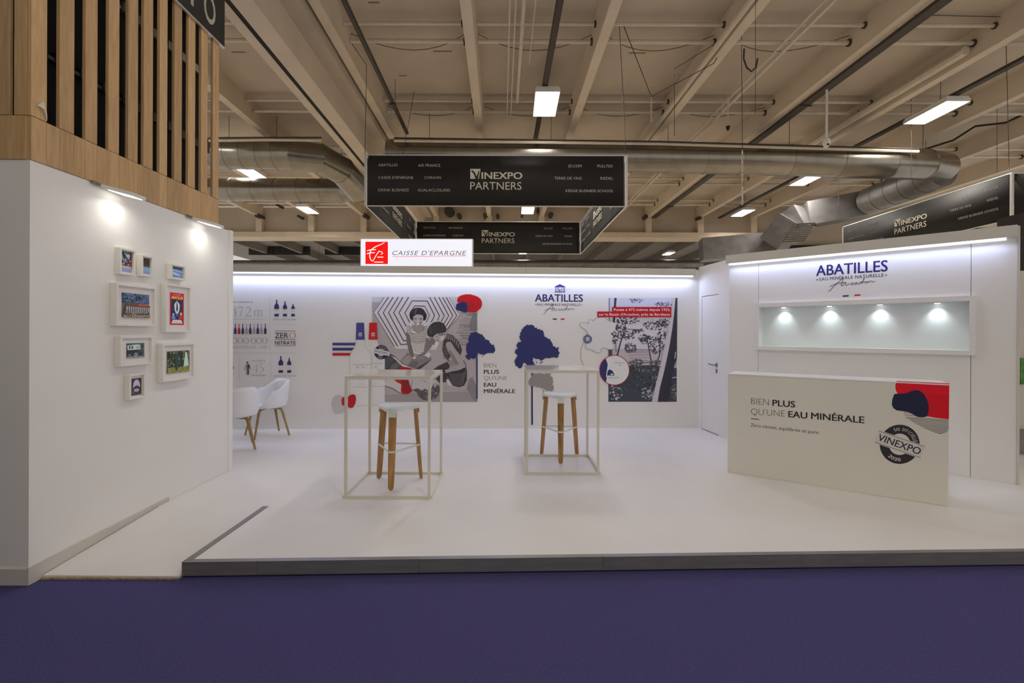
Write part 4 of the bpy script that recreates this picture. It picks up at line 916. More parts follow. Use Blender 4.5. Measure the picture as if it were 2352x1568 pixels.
# ================================================================== TUB CHAIRS
def make_chair():
    """faces local -Y"""
    t = thing('armchair', (0, 0, 0))
    bm = NB(); n = 56; rows = []
    vs_ = [0, .18, .36, .5, .62, .72, .8, .87, .93, 1.0]
    for v in vs_:
        row = []
        for i in range(n):
            a = 2*math.pi*i/n; ph = abs((a-math.pi/2+math.pi) % (2*math.pi)-math.pi)      # 0 at the back
            d = math.degrees(ph)
            def ss(x, a_, b_): x = min(1, max(0, (x-a_)/(b_-a_))); return x*x*(3-2*x)
            h = .805-0.135*ss(d, 42, 88)-0.215*ss(d, 92, 128)
            R = 0.295-0.03*ss(d, 100, 140)+0.01*math.cos(2*a)
            f = min(1, v/0.62); fr = math.sin(f*math.pi/2)**0.85*(0.80+0.20*v)
            z0 = 0.425; g = max(0, (v-0.42)/0.58)**1.45
            z = z0 + (h-z0)*g + 0.012*v
            row.append(bm.verts.new((R*fr*math.cos(a), R*fr*math.sin(a), z)) if v > 0 else None)
        rows.append(row)
    c_ = bm.verts.new((0, 0, .422))
    for i in range(n): bm.faces.new((c_, rows[1][i], rows[1][(i+1) % n]))
    for A_, B_ in zip(rows[1:-1], rows[2:]):
        for i in range(n): bm.faces.new((A_[i], A_[(i+1) % n], B_[(i+1) % n], B_[i]))
    o = obj('shell', bm, M['shell'], t, smooth=True); s_ = o.modifiers.new('thick', 'SOLIDIFY'); s_.thickness = 0.009; s_.offset = 1
    for k in range(4):
        a = math.pi/4+k*math.pi/2; e = Vector((math.cos(a), math.sin(a), 0))
        bm = NB(); tube(bm, [e*0.02+Vector((0, 0, .405)), e*0.18+Vector((0, 0, .405)), e*0.212+Vector((0, 0, .388)), e*0.232+Vector((0, 0, .34)), e*0.333+Vector((0, 0, 0.006))], [.014, .018, .019, .019, .013], 8); obj('leg', bm, M['chairwood'], t, smooth=True)
    bm = NB(); tube(bm, [(0, 0, .408), (0, 0, .420)], 0.11, 20); obj('seat_plate', bm, M['dark'], t)
    return t
ca = make_chair(); ca.location = (-3.60, 7.12, PZ); ca.rotation_euler = (0, 0, math.radians(-47)); tagp(ca, 'white tub armchair on oak legs, fully seen below the bottle infographic', 'chair', 'white tub armchairs')
cb = copy_tree(ca); cb.location = (-3.64, 6.33, PZ); cb.rotation_euler = (0, 0, math.radians(-148)); tagp(cb, 'white tub armchair on oak legs, half hidden by the picture wall', 'chair', 'white tub armchairs')
# ================================================================== LIT SIGN
y = 9.3; a = ony(827, 612, y); b = ony(1086, 548, y)
ls = thing('lightbox_sign', ((a.x+b.x)/2, y, a.z), 'glowing white lightbox sign with red square emblem above the back wall', 'sign')
bm = NB(); box(bm, a.x, b.x, y+0.004, y+0.16, a.z, b.z, 0.004); obj('casing', bm, M['lampbody'], ls)
bm = NB(); box(bm, a.x+0.015, b.x-0.015, y, y+0.0035, a.z+0.015, b.z-0.015); obj('lit_face', bm, M['lightbox'], ls)
for x in (a.x+0.3, b.x-0.3):
    bm = NB(); box(bm, x-0.03, x+0.03, y+0.05, y+0.11, 0.0, a.z); obj('post', bm, M['alulight'], ls)
PG = Plane((a.x, y-0.001), (b.x, y-0.001)); A = Art(PG, 0.0005, step=0.0003, ref=(232, 234, 240))
G = lambda L: [(820+x/3.675, 340+y_/3.675) for x, y_ in L]
A.poly(G([(71, 790), (261, 790), (261, 978), (71, 978)]), (228, 14, 10))
Wt = (245, 245, 250)
A.line(G([(232, 797), (205, 812), (170, 826), (140, 842), (118, 862), (108, 890), (108, 920), (118, 945), (133, 955)]), [1.2, 1.6, 2, 2.2, 2.2, 2.2, 2.2, 2, 1.4], Wt)
A.line(G([(133, 955), (150, 925), (168, 895), (186, 870)]), 1.8, Wt); A.line(G([(84, 868), (112, 858), (160, 856)]), 2, Wt); A.line(G([(82, 892), (110, 884), (150, 882)]), 2, Wt); A.line(G([(186, 868), (212, 878), (218, 888), (200, 898)]), 1.5, Wt); A.line(G([(172, 920), (222, 920)]), 2, Wt); A.line(G([(145, 962), (222, 962)]), 2, Wt)
A.text("CAISSE D'EPARGNE", 901.5, 585.8, 1071, 585.8, 10.5, (92, 94, 102), 0.0, 0.25, 1.15)
A.line([(902, 589), (1071, 587.6)], 0.9, (215, 50, 50))
A.build('lettering', ls, m=M['backlit'])
# ================================================================== NEIGHBOURING STAND AT THE FAR RIGHT
t = thing('neighbour_panel', (6.4, 5.9, 0), 'beige partition of the next stand at the right edge of the picture', 'partition')
a = ony(2345, 1003, 6.2)
bm = NB(); box(bm, 6.35, 8.6, 6.2, 6.26, 0.42, 2.45); obj('panel', bm, M['wallgrey'], t)
bm = NB(); box(bm, 6.35, 8.6, 6.14, 6.30, 0.30, 0.42); obj('plinth_rail', bm, M['concrete2'], t)
bm = NB(); box(bm, 6.35, 8.6, 6.2, 6.28, PZ+.001, 0.299); obj('plinth', bm, M['ductdark'], t)
pn = Plane((6.35, 6.2), (8.6, 6.2)); q = onz(2352, 1000, 1)
bm = NB(); a = pn.sz(2341, 868); slab(bm, pn, max(0.01, a[0]), a[0]+0.9, pn.sz(2345, 882)[1], pn.sz(2345, 822)[1], 0.001, 0.02); obj('picture', bm, mat('green_picture', (0.07, 0.26, 0.04), 0.5, noise=0.6, nscale=12), t)
bm = NB(); box(bm, 7.42, 9.5, 7.0, 7.4, 2.46, 3.4); tagp(obj('black_hoarding', bm, M['dark'], label='black hoarding above the beige partition at the right edge'), cat='panel')
# ================================================================== PRINTS ON THE BACK WALL
NV = (40, 44, 92); RD = (168, 24, 36); GY = (150, 148, 156)
A = Art(PB, 0.0010, step=0.000028, ref=(190, 187, 190))
T2 = lambda L: [(840+x/5.6, 660+y/5.6) for x, y in L]
Z1 = lambda L: [(850+x/13.07, 675+y/13.07) for x, y in L]
Z2 = lambda L: [(960+x/13.07, 675+y/13.07) for x, y in L]
# --- the beach photograph
A.poly(T2([(80, 122), (1435, 122), (1435, 1472), (80, 1472)]), (156, 147, 150))
A.poly(T2([(80, 122), (240, 122), (185, 190), (80, 190)]), (170, 168, 180)); A.poly(T2([(80, 190), (185, 190), (105, 320), (80, 320)]), (148, 140, 146))
A.poly(T2([(1080, 122), (1435, 122), (1435, 300), (1200, 320)]), (172, 168, 178))
for k in range(34):
    y = 320+k*13+random.uniform(-4, 4); x0 = random.uniform(1200, 1330)-max(0, k-8)*5; A.line(T2([(x0, y), (1434, y+random.uniform(-8, 14))]), random.uniform(1, 2.6), random.choice([(122, 116, 118), (138, 130, 132), (108, 106, 108), (150, 140, 143)]))
A.poly(T2([(1380, 330), (1435, 330), (1435, 560), (1350, 560), (1330, 480)]), (112, 110, 110))
for k in range(26):
    x = random.uniform(250, 1380); y = random.uniform(1080, 1450); A.line(T2([(x, y), (min(1434, x+random.uniform(60, 200)), y+random.uniform(-8, 8))]), random.uniform(1, 3), random.choice([(148, 138, 140), (166, 157, 160), (140, 132, 135)]))
A.poly(T2([(242, 1380), (1435, 1330), (1435, 1472), (242, 1472)]), (138, 130, 132)); A.poly(T2([(1300, 1300), (1330, 1180), (1370, 1150), (1435, 1290), (1435, 1472), (1380, 1440)]), (120, 113, 116))
U = (186, 180, 187); DK = (86, 78, 86)
A.poly(T2([(235, 122), (1080, 122), (1218, 345), (1030, 560), (900, 800), (385, 785), (240, 560), (97, 325)]), U)
def rl_(L, w_=2.6, c_=DK, f=Z1): A.line(f(L), w_, c_)
for (xt, xl, e) in ((430, 110, (730, 1568)), (555, 235, (830, 1568)), (695, 395, (930, 1525)), (850, 555, (1010, 1410)), (985, 710, (1090, 1250)), (1160, 870, (1085, 970))):
    rl_([(xt, 95), (xl, 560), e], 1.6 if xt == 430 else 2.7)
rl_([(920, 1520), (1200, 1495)]); rl_([(1005, 1408), (1100, 1390)]); rl_([(1190, 850), (1045, 570), (1262, 205), (1720, 212)]); rl_([(1225, 620), (1200, 560), (1350, 358), (1640, 365)])
for (xt, xr, e) in ((350, 645, (590, 800)), (490, 790, (700, 830)), (625, 925, (780, 890)), (740, 1045, (850, 960)), (845, 1165, (870, 1075))):
    rl_([(xt, 95), (xr, 650), e], 2.5, f=Z2)
rl_([(935, 95), (1262, 650), (1010, 930)], 1.5, (120, 112, 120), Z2)
rl_([(280, 208), (500, 640), (400, 850)], 2.6, f=Z2); rl_([(205, 365), (345, 640), (250, 850)], 2.4, (110, 102, 110), Z2)
for y, w_ in ((690, 200), (715, 210), (745, 200)): A.line(T2([(760, y-30), (860, y-38)]), 2.2, (110, 102, 108))
# standing woman
SKd = (128, 119, 122); SK = (158, 149, 152); SKl = (178, 170, 173); HR = (48, 45, 52)
A.poly(T2([(430, 990), (455, 930), (540, 835), (600, 880), (700, 880), (830, 880), (850, 930), (760, 1000), (660, 1050), (560, 1020)]), (118, 110, 114))
A.poly(T2([(450, 960), (520, 880), (575, 870), (590, 930), (540, 1000)]), (138, 130, 133)); A.poly(T2([(540, 1010), (600, 940), (680, 960), (640, 1040)]), (100, 93, 97)); A.poly(T2([(640, 1045), (830, 930), (800, 970), (700, 1050)]), (66, 60, 64))
A.poly(T2([(520, 560), (575, 560), (585, 700), (615, 860), (650, 930), (610, 935), (560, 840), (525, 700)]), (104, 96, 100)); A.poly(T2([(770, 640), (860, 700), (850, 760), (760, 860), (680, 920), (650, 890), (730, 790)]), (112, 104, 108))
A.poly(T2([(525, 495), (585, 475), (640, 480), (730, 480), (780, 490), (805, 560), (780, 640), (760, 740), (745, 830), (690, 860), (620, 840), (585, 720), (565, 600), (522, 575)]), (196, 189, 188))
A.poly(T2([(600, 478), (735, 478), (760, 520), (740, 575), (670, 590), (610, 560), (585, 510)]), (140, 131, 133))
for k in range(17):
    y = 500+k*20; x0, x1 = (528, 800) if k < 5 else ((570, 785) if k < 10 else (585+(k-10)*6, 765))
    if k < 4:
        rl_([(x0, y), (x0+30, y-6), (x0+62, y+14)], 1.3, (70, 62, 66), T2); rl_([(742, y+8), (770, y), (798, y+4)], 1.3, (70, 62, 66), T2)
    else: rl_([(x0, y-8), ((x0*2+x1)/3, y+14), ((x0+x1*2)/3, y+16), (x1, y-6)], 1.35 if k < 11 else 1.1, (80, 72, 76) if k < 11 else (130, 120, 122), T2)
A.poly(T2([(760, 880), (800, 830), (835, 850), (820, 905)]), (188, 182, 176)); A.poly(T2([(590, 900), (640, 880), (650, 910), (625, 925)]), (182, 174, 172))
for k in range(4): rl_([(660+k*22, 880), (680+k*20, 920)], .9, (160, 150, 152), T2)
A.poly(T2([(606, 428), (580, 412), (568, 385), (562, 350), (575, 318), (590, 300), (604, 284), (628, 268), (662, 260), (704, 262), (738, 276), (756, 296), (766, 318), (782, 338), (786, 368), (778, 402), (760, 425), (735, 422), (620, 420)]), HR)
A.poly(T2([(612, 372), (640, 345), (735, 350), (742, 400), (728, 450), (695, 495), (660, 500), (625, 465), (612, 420)]), (160, 155, 160)); A.poly(T2([(612, 374), (630, 366), (645, 350), (690, 346), (738, 362), (735, 330), (640, 325)]), HR)
rl_([(625, 405), (655, 403)], 1.5, (70, 64, 68), T2); rl_([(690, 408), (722, 404)], 1.5, (70, 64, 68), T2); rl_([(650, 468), (675, 477), (700, 466)], 1.6, (100, 86, 90), T2); rl_([(672, 420), (668, 445)], 1, (120, 110, 114), T2)
A.poly(T2([(565, 345), (580, 330), (592, 350), (590, 400), (600, 425), (572, 392)]), (34, 32, 38)); A.poly(T2([(630, 300), (650, 280), (668, 276), (650, 305), (640, 345), (628, 340)]), (84, 80, 86))
A.poly(T2([(742, 372), (775, 350), (782, 395), (762, 424), (740, 420)]), (36, 34, 42)); A.poly(T2([(612, 420), (632, 440), (648, 486), (625, 462)]), (130, 122, 126)); A.poly(T2([(700, 440), (728, 430), (708, 482), (680, 497), (664, 498), (690, 478)]), (128, 120, 124))
A.poly(T2([(652, 466), (668, 462), (686, 462), (700, 465), (684, 480), (664, 480)]), (206, 200, 200)); A.poly(T2([(622, 398), (640, 392), (660, 396), (658, 408), (626, 410)]), (96, 90, 96)); A.poly(T2([(688, 400), (708, 394), (728, 396), (724, 410), (692, 412)]), (96, 90, 96)); A.poly(T2([(664, 415), (676, 415), (682, 446), (660, 446)]), (182, 176, 180))
# kneeling woman
A.poly(T2([(860, 1060), (930, 1010), (1050, 955), (1085, 1010), (1040, 1100), (1060, 1200), (960, 1225), (900, 1170), (1010, 1090)]), (62, 54, 60)); A.poly(T2([(900, 1170), (1000, 1100), (1055, 1120), (1040, 1215), (950, 1225)]), (60, 52, 62))
A.poly(T2([(1040, 590), (1120, 615), (1200, 700), (1240, 800), (1222, 870), (1150, 790), (1060, 930), (1130, 945), (1060, 945), (1005, 880), (985, 800), (1000, 690)]), (64, 58, 60))
for k in range(7): rl_([(1052+k*24, 605+k*k*3), (1035+k*26, 665+k*k*3)], 1.8, (140, 132, 134), T2)
for k in range(8): rl_([(998, 760+k*22), (1030, 755+k*22), (1055, 765+k*22)], 1.1, (110, 102, 106), T2)
A.poly(T2([(1060, 940), (1130, 930), (1150, 985), (1110, 1020), (1070, 990)]), (132, 126, 128))
A.poly(T2([(1028, 730), (1050, 698), (1095, 700), (1140, 770), (1200, 870), (1270, 980), (1290, 1030), (1240, 1065), (1100, 1080), (1030, 1100), (1020, 1060), (1130, 1030), (1160, 1000), (1120, 930), (1060, 830)]), (150, 141, 144)); A.poly(T2([(1060, 830), (1120, 930), (1160, 1000), (1200, 990), (1130, 860), (1080, 800)]), (118, 110, 113))
A.poly(T2([(1030, 1105), (1110, 1078), (1200, 1062), (1280, 1025), (1303, 1100), (1300, 1190), (1265, 1260), (1200, 1282), (1120, 1262), (1070, 1180)]), (50, 48, 52))
for k in range(8): rl_([(1070+k*5, 1105+k*19), (1160, 1118+k*20), (1240, 1108+k*20), (1298-k*6, 1070+k*22)], 1.3, (100, 97, 100), T2)
A.poly(T2([(1035, 1185), (1065, 1180), (1120, 1270), (1050, 1255)]), (182, 172, 172)); rl_([(1258, 935), (1290, 1000), (1300, 1100)], 1.3, (60, 52, 56), T2)
A.poly(T2([(880, 625), (960, 585), (1040, 590), (1030, 640), (985, 700), (940, 705), (900, 690), (880, 660)]), (165, 156, 158)); A.poly(T2([(860, 640), (900, 690), (880, 740), (840, 730), (830, 660)]), (112, 104, 106)); A.poly(T2([(900, 700), (940, 705), (915, 780), (890, 770)]), (196, 190, 184))
A.poly(T2([(790, 590), (795, 540), (830, 480), (880, 445), (950, 438), (1005, 462), (1040, 520), (1035, 570), (990, 585), (930, 590), (890, 610), (865, 640), (820, 635), (795, 615)]), (52, 50, 54)); A.poly(T2([(830, 520), (845, 500), (852, 580), (838, 600)]), (78, 76, 78)); A.poly(T2([(900, 510), (960, 480), (1000, 520), (950, 550)]), (44, 44, 54))
rl_([(905, 635), (930, 630)], 1.4, (90, 82, 86), T2); rl_([(920, 685), (945, 690)], 1.4, (90, 80, 84), T2)
A.poly(T2([(930, 590), (1030, 590), (1020, 610), (960, 622), (930, 612)]), (120, 112, 116)); A.poly(T2([(960, 640), (1010, 620), (1000, 672), (968, 690)]), (188, 180, 182)); A.poly(T2([(915, 660), (935, 664), (932, 684), (912, 690), (905, 676)]), (140, 130, 134))
for k in range(7): rl_([(815+k*28, 500-k*4), (808+k*30, 560-k*2), (818+k*30, 600-k*6)], 1.1, (78, 76, 82), T2)
# reclining woman
A.poly(T2([(242, 900), (270, 862), (320, 855), (370, 880), (450, 960), (530, 1020), (480, 1010), (430, 1060), (380, 1110), (380, 1180), (242, 1188)]), (72, 72, 76))
A.line(T2([(290, 1050), (330, 980), (400, 930)]), 2.2, (58, 56, 60)); A.poly(T2([(300, 1060), (340, 990), (400, 960), (450, 990), (380, 1060)]), (92, 92, 94))
A.poly(T2([(330, 880), (360, 905), (470, 1010), (560, 1040), (640, 1060), (560, 1025), (470, 985), (380, 900)]), (192, 184, 184))
A.poly(T2([(242, 1195), (350, 1170), (450, 1230), (465, 1345), (440, 1350), (350, 1290), (242, 1262)]), (176, 168, 168)); A.line(T2([(242, 1262), (340, 1295), (450, 1362)]), 1.6, (96, 88, 92))
A.poly(T2([(345, 1165), (395, 1090), (430, 1050), (470, 1014), (560, 1030), (650, 1065), (580, 1110), (545, 1165), (565, 1250), (600, 1335), (545, 1372), (470, 1370), (452, 1330), (460, 1245), (400, 1215)]), (160, 28, 34)); A.poly(T2([(440, 1180), (540, 1180), (560, 1260), (590, 1330), (540, 1360), (480, 1340), (475, 1240)]), (124, 30, 34))
A.poly(T2([(545, 1165), (650, 1090), (760, 1100), (850, 1165), (930, 1215), (950, 1290), (900, 1330), (760, 1330), (660, 1310), (610, 1320), (575, 1250)]), (170, 162, 166)); rl_([(610, 1170), (595, 1230), (585, 1280)], 1.2, (96, 86, 92), T2)
A.poly(T2([(600, 1312), (670, 1295), (720, 1330), (760, 1300), (830, 1335), (870, 1240), (905, 1225), (950, 1270), (955, 1330), (930, 1390), (890, 1435), (800, 1455), (730, 1440), (685, 1400), (655, 1345)]), (82, 76, 80))
for k in range(16): x = random.uniform(700, 920); y = random.uniform(1310, 1430); A.disc(840+x/5.6, 660+y/5.6, 2.4, 1.8, random.choice([(116, 108, 112), (62, 58, 62), (140, 130, 134)]), 9)
for k in range(3): rl_([(730+k*38, 1175+k*20), (722+k*38, 1205+k*16)], 1.3, (98, 86, 92), T2)
A.poly(T2([(870, 1245), (905, 1225), (925, 1250), (885, 1290)]), (150, 142, 146))
# white wash of the bottle drawings over the photo's left edge, then the red and blue blot
WHT = (190, 187, 188)
A.poly([(853.4, 765), (866.5, 779), (869, 790), (874, 800), (884, 825), (884, 923.5), (853.4, 923.5)], WHT)
A.poly(Z2([(1175, 180), (1210, 90), (1300, 40), (1420, 12), (1560, 8), (1680, 40), (1800, 85), (1880, 150), (1918, 230), (1925, 320), (1895, 410), (1830, 470), (1740, 545), (1620, 556), (1480, 535), (1400, 400), (1240, 275), (1185, 235)]), (172, 14, 26)); A.poly(Z2([(1480, 250), (1660, 240), (1700, 380), (1620, 470), (1480, 480)]), (150, 26, 38))
A.poly(Z2([(1160, 300), (1230, 275), (1340, 235), (1395, 232), (1440, 265), (1478, 300), (1482, 530), (1420, 560), (1360, 545), (1280, 510), (1200, 492), (1145, 465), (1140, 380)]), (36, 36, 86))
A.build('beach_photo_print', wb)
# --- blue trees
A = Art(PB, 0.0090, step=0.00008, ref=(190, 187, 190))
T3 = lambda L: [(1160+x/5.226, 640+y/5.226) for x, y in L]
def rag(pts, amp, step=5.5):
    out = []
    for i in range(len(pts)):
        a, b = pts[i], pts[(i+1) % len(pts)]; d = math.hypot(b[0]-a[0], b[1]-a[1]); n = max(1, int(d/step)); nx, ny = (b[1]-a[1])/(d or 1), -(b[0]-a[0])/(d or 1)
        for k in range(n):
            f = k/n; o = random.uniform(-amp, amp)*(1 if k else .4); out.append((a[0]+(b[0]-a[0])*f+nx*o, a[1]+(b[1]-a[1])*f+ny*o))
    return out
big = [(200, 605), (235, 575), (270, 552), (310, 548), (355, 575), (385, 600), (440, 615), (468, 650), (475, 700), (530, 718), (560, 750), (572, 800), (610, 830), (640, 815), (640, 870), (652, 885), (635, 945), (560, 945), (480, 955), (435, 985), (400, 962), (345, 945), (330, 985), (350, 1020), (325, 1050), (260, 1040), (240, 1010), (215, 1020), (200, 1060), (170, 1075), (140, 1050), (105, 1000), (125, 965), (150, 935), (120, 895), (125, 850), (150, 825), (135, 785), (165, 760), (200, 745), (170, 695), (185, 650)]
A.poly(T3(rag(big, 9, 13)), NV)
for (x, y) in ((378, 1003), (425, 1010), (445, 998), (355, 1030)): A.disc(1160+x/5.226, 640+y/5.226, 1.4, 1.8, NV, 8)
A.poly(T3([(313, 1050), (332, 1050), (335, 1812), (315, 1812)]), NV)
sm = [(1355, 590), (1400, 565), (1445, 590), (1500, 605), (1530, 640), (1545, 670), (1590, 690), (1615, 740), (1655, 745), (1665, 800), (1640, 845), (1580, 840), (1510, 870), (1440, 845), (1435, 905), (1390, 915), (1350, 905), (1330, 935), (1290, 900), (1280, 880), (1310, 850), (1290, 800), (1300, 720), (1330, 690), (1325, 640)]
A.poly(T2(rag(sm, 9, 14)), NV); A.disc(840+1502/5.6, 660+885/5.6, 1.2, 1.2, NV, 8); A.poly(T2([(1420, 905), (1440, 905), (1440, 1430), (1424, 1430)]), NV)
gr = [(335, 1140), (550, 1135), (548, 1170), (570, 1185), (580, 1230), (565, 1270), (580, 1300), (592, 1325), (560, 1355), (530, 1340), (505, 1345), (470, 1325), (440, 1310), (400, 1300), (350, 1290), (310, 1285), (275, 1260), (270, 1220), (300, 1195)]
A.poly(T3(rag(gr, 9, 13)), (128, 120, 122)); A.poly(T3([(455, 1330), (468, 1330), (462, 1450), (455, 1450)]), (150, 144, 146))
A.poly(T3([(270, 1052), (600, 1050), (640, 1052), (600, 1100), (310, 1100)]), (160, 154, 164))
A.build('tree_decals', wb)
# --- slogan and logo
A = Art(PB, 0.0010, step=0.00008, ref=(190, 187, 190)); K = (42, 42, 56)
def T(body, x0, y0, x1, y1, cap, rgb=K, bold=0.0, **kw): A.text(body, x0, y0, x1, y1, cap, rgb, bold, **kw)
for args, bd in ((('BIEN', 1111.5, 843.5, 1140, 843.5, 10), -.02), (('PLUS', 1111.5, 858, 1146, 858, 9.5), .02), (("QU'UNE", 1111.5, 872.7, 1164.5, 872.7, 10), -.02), (('EAU', 1111.5, 887.6, 1139.5, 887.6, 9.5), .02), (('MINÉRALE', 1111.5, 902.4, 1183, 902.4, 9.5), .02)):
    A = Art(PB, 0.0010, step=0.00008, ref=(190, 187, 190)); T(*args, bold=bd); A.build('slogan_lettering', wb)
def logo(A, x0, x1, yb, yb1, cap, building=True, vs=1.0, pal=((36, 38, 104), (52, 54, 84))):
    """the wordmark with strapline, script line and two bars; the frame is x0..x1 at baseline yb..yb1"""
    W = x1-x0; sl_ = (yb1-yb)/W; B = lambda u, v: (x0+u*W, yb+u*W*sl_+v*W*vs)
    a, b = B(0, 0), B(1, 0); A.text('ABATILLES', *a, *b, cap, pal[0], .018)
    a, b = B(.045, .085), B(.945, .085); A.text('EAU MINÉRALE NATURELLE', *a, *b, cap*.30, pal[1], .008, 0, 1.12)
    for u in (.012, .982): p = B(u, .065); A.disc(p[0], p[1], W*.010, W*.010, pal[1], 8)
    sc_ = [[(.17, .27), (.20, .255), (.24, .20), (.33, .11), (.37, .06)], [(.37, .06), (.37, .12), (.345, .19), (.36, .20), (.40, .16)], [(.19, .195), (.28, .15), (.42, .14)], [(.42, .14), (.41, .185), (.43, .195), (.45, .17), (.47, .165)], [(.52, .155), (.49, .16), (.485, .185), (.51, .185), (.53, .165)], [(.57, .155), (.545, .16), (.54, .185), (.565, .18), (.575, .155), (.58, .18), (.60, .175)],
           [(.64, .15), (.61, .155), (.605, .18), (.63, .175), (.67, .11), (.68, .075), (.655, .13), (.645, .175), (.665, .15), (.68, .15), (.685, .17)], [(.72, .15), (.695, .155), (.695, .175), (.72, .17), (.735, .145)], [(.745, .145), (.745, .17), (.765, .145), (.785, .145), (.785, .165), (.83, .155)]]
    for L in sc_: A.line([B(*p) for p in L], W*.0085, (62, 62, 76)); A.same()
    A.k += 1
    for u0, u1, c_ in ((.37, .455, (44, 46, 66)), (.535, .62, (178, 20, 40))): A.poly([B(u0, .355), B(u1, .355), B(u1, .38), B(u0, .38)], c_)
    if building:
        c_ = (40, 48, 120); A.poly([B(.41, -.315), B(.515, -.365), B(.52, -.39), B(.525, -.365), B(.63, -.315), B(.63, -.305), B(.41, -.305)], c_)
        A.poly([B(.405, -.205), B(.635, -.205), B(.635, -.195), B(.405, -.195)], c_)
        for u in (.42, .455, .49, .55, .585, .615): A.poly([B(u, -.305), B(u+.012, -.305), B(u+.012, -.205), B(u, -.205)], c_); A.same()
        A.k += 1; A.poly([B(.512, -.26), B(.53, -.26), B(.53, -.205), B(.512, -.205)], c_)
        A.line([B(.27, -.255), B(.38, -.255)], .5, (150, 152, 178)); A.line([B(.66, -.255), B(.73, -.255)], .5, (150, 152, 178))
A = Art(PB, 0.0010, step=0.0001, ref=(200, 200, 212))
logo(A, 1229, 1338.5, 692, 692.6, 17.3)
A.build('logo_lettering', wb)
A = Art(PR, 0.0010, step=0.0001, ref=(190, 192, 218))
logo(A, 1875, 2038.5, 633.5, 622.5, 24.5, building=False, vs=0.84)
A.build('logo_lettering', wr)
# --- three stripes, the two bottles, badge, red blot
A = Art(PB, 0.0105, step=0.00005, ref=(190, 187, 190))
T7 = lambda L: [(750+x/7.125, 730+y/7.125) for x, y in L]
bl = [(482, 355), (478, 420), (455, 480), (400, 560), (386, 620), (386, 1480), (745, 1480), (740, 640), (720, 560), (660, 500), (635, 450), (628, 355)]
br = [(692, 355), (688, 440), (672, 490), (720, 560), (740, 640), (745, 1480), (948, 1480), (948, 560), (860, 460), (845, 355)]
A.poly(T7([(100, 405), (478, 405), (474, 449), (100, 449)]), (60, 58, 112)); A.poly(T7([(100, 488), (462, 488), (425, 532), (100, 532)]), (52, 46, 98)); A.poly(T7([(100, 572), (396, 572), (386, 616), (100, 616)]), (160, 28, 38))
A.line(T7(bl[:6]), .6, (130, 128, 128)); A.line(T7(bl[6:]), .55, (150, 148, 148)); A.line(T7([(692, 355), (690, 420), (680, 470)]), .5, (165, 163, 163))
A.poly(T7([(490, 88), (500, 78), (610, 78), (618, 88), (622, 250), (628, 355), (482, 355), (488, 200)]), (64, 60, 118)); A.poly(T7([(700, 85), (712, 76), (820, 76), (830, 85), (832, 220), (840, 355), (690, 355), (698, 200)]), (172, 30, 36))
for x in (555, 765):
    A.disc(750+x/7.125, 730+258/7.125, 4.4, 2.4, (210, 205, 205), 14, math.pi, 2*math.pi); A.rect(750+(x-30)/7.125, 730+270/7.125, 750+(x+30)/7.125, 730+294/7.125, (180, 172, 180))
    for k in range(3): A.line(T7([(x-18+18*k, 268), (x-18+18*k, 294)]), .7, (90, 80, 110) if x < 600 else (150, 60, 60))
    A.line(T7([(x-28, 306), (x+28, 306)]), .7, (160, 150, 160))
for (x0, x1, y) in ((415, 735, 757), (735, 925, 744), (415, 700, 1128), (735, 940, 1120), (480, 700, 1435), (735, 850, 1425)): A.line(T7([(x0, y), (x1, y)]), .6, (128, 126, 126))
for (x0, x1, y) in ((470, 640, 792), (770, 860, 785), (515, 620, 1020), (515, 625, 1085), (770, 830, 1078), (540, 600, 878)): A.line(T7([(x0, y), ((x0+x1)/2, y-6), (x1, y)]), .6, (158, 156, 156))
for x in (512, 605, 808): A.disc(750+x/7.125, 730+(814 if x < 700 else 804)/7.125, 1.6, .8, (80, 80, 84), 8)
badge(A, 876, 808.5, 16.2, 9.2, 0.21, (40, 42, 64), (205, 202, 205), (180, 178, 190), sx=1.0, small1='EAU OFFICIELLE')
A.disc(750+190/7.125, 730+1400/7.125, 13.6, 18, (164, 160, 162), 22); A.poly(T7([(110, 1480), (280, 1450), (310, 1500), (260, 1550), (150, 1560), (125, 1520)]), (166, 162, 164))
for k in range(14): A.line(T7([(100+abs(k-6)*5, 1300+k*18), (300, 1300+k*18)]), .5, (176, 172, 174)); A.same()
A.k += 1
A.poly(T7([(250, 1330), (265, 1300), (300, 1290), (360, 1285), (400, 1258), (440, 1248), (475, 1262), (487, 1320), (475, 1400), (440, 1460), (400, 1472), (350, 1450), (300, 1440), (262, 1420), (248, 1370)]), (160, 24, 32))
A.build('bottle_drawings', wb)
# --- forest photograph
T5 = lambda L: [(1390+x/6.27, 680+y/6.27) for x, y in L]
A = Art(PB, 0.0010, step=0.00003, ref=(190, 187, 190))
A.poly(T5([(45, 25), (1035, 25), (1030, 1520), (45, 1520)]), (184, 178, 188)); A.poly(T5([(45, 25), (1035, 25), (1035, 300), (45, 330)]), (176, 178, 202))
A.poly(T5([(45, 760), (1030, 760), (1030, 1000), (45, 1000)]), (168, 158, 166)); A.poly(T5([(45, 1010), (350, 1000), (700, 990), (1030, 1030), (1030, 1520), (45, 1520)]), (58, 62, 72))
D5 = (52, 52, 62)
def blobs(n, cx, cy, rx, ry, r, cols):
    for _ in range(n):
        a = random.uniform(0, 6.28); q = math.sqrt(random.random()); x = cx+rx*q*math.cos(a); y = cy+ry*q*math.sin(a); rr = r*random.uniform(.35, 1)
        x = min(max(x, 50+rr), 1025-rr); y = min(max(y, 30+rr), 1515-rr)
        A.poly(T5([(x+rr*random.uniform(.5, 1.3)*math.cos(k), y+rr*random.uniform(.4, 1)*math.sin(k)) for k in (0, 1.05, 2.1, 3.14, 4.2, 5.2)]), random.choice(cols))
        if _ % 6: A.k -= 1
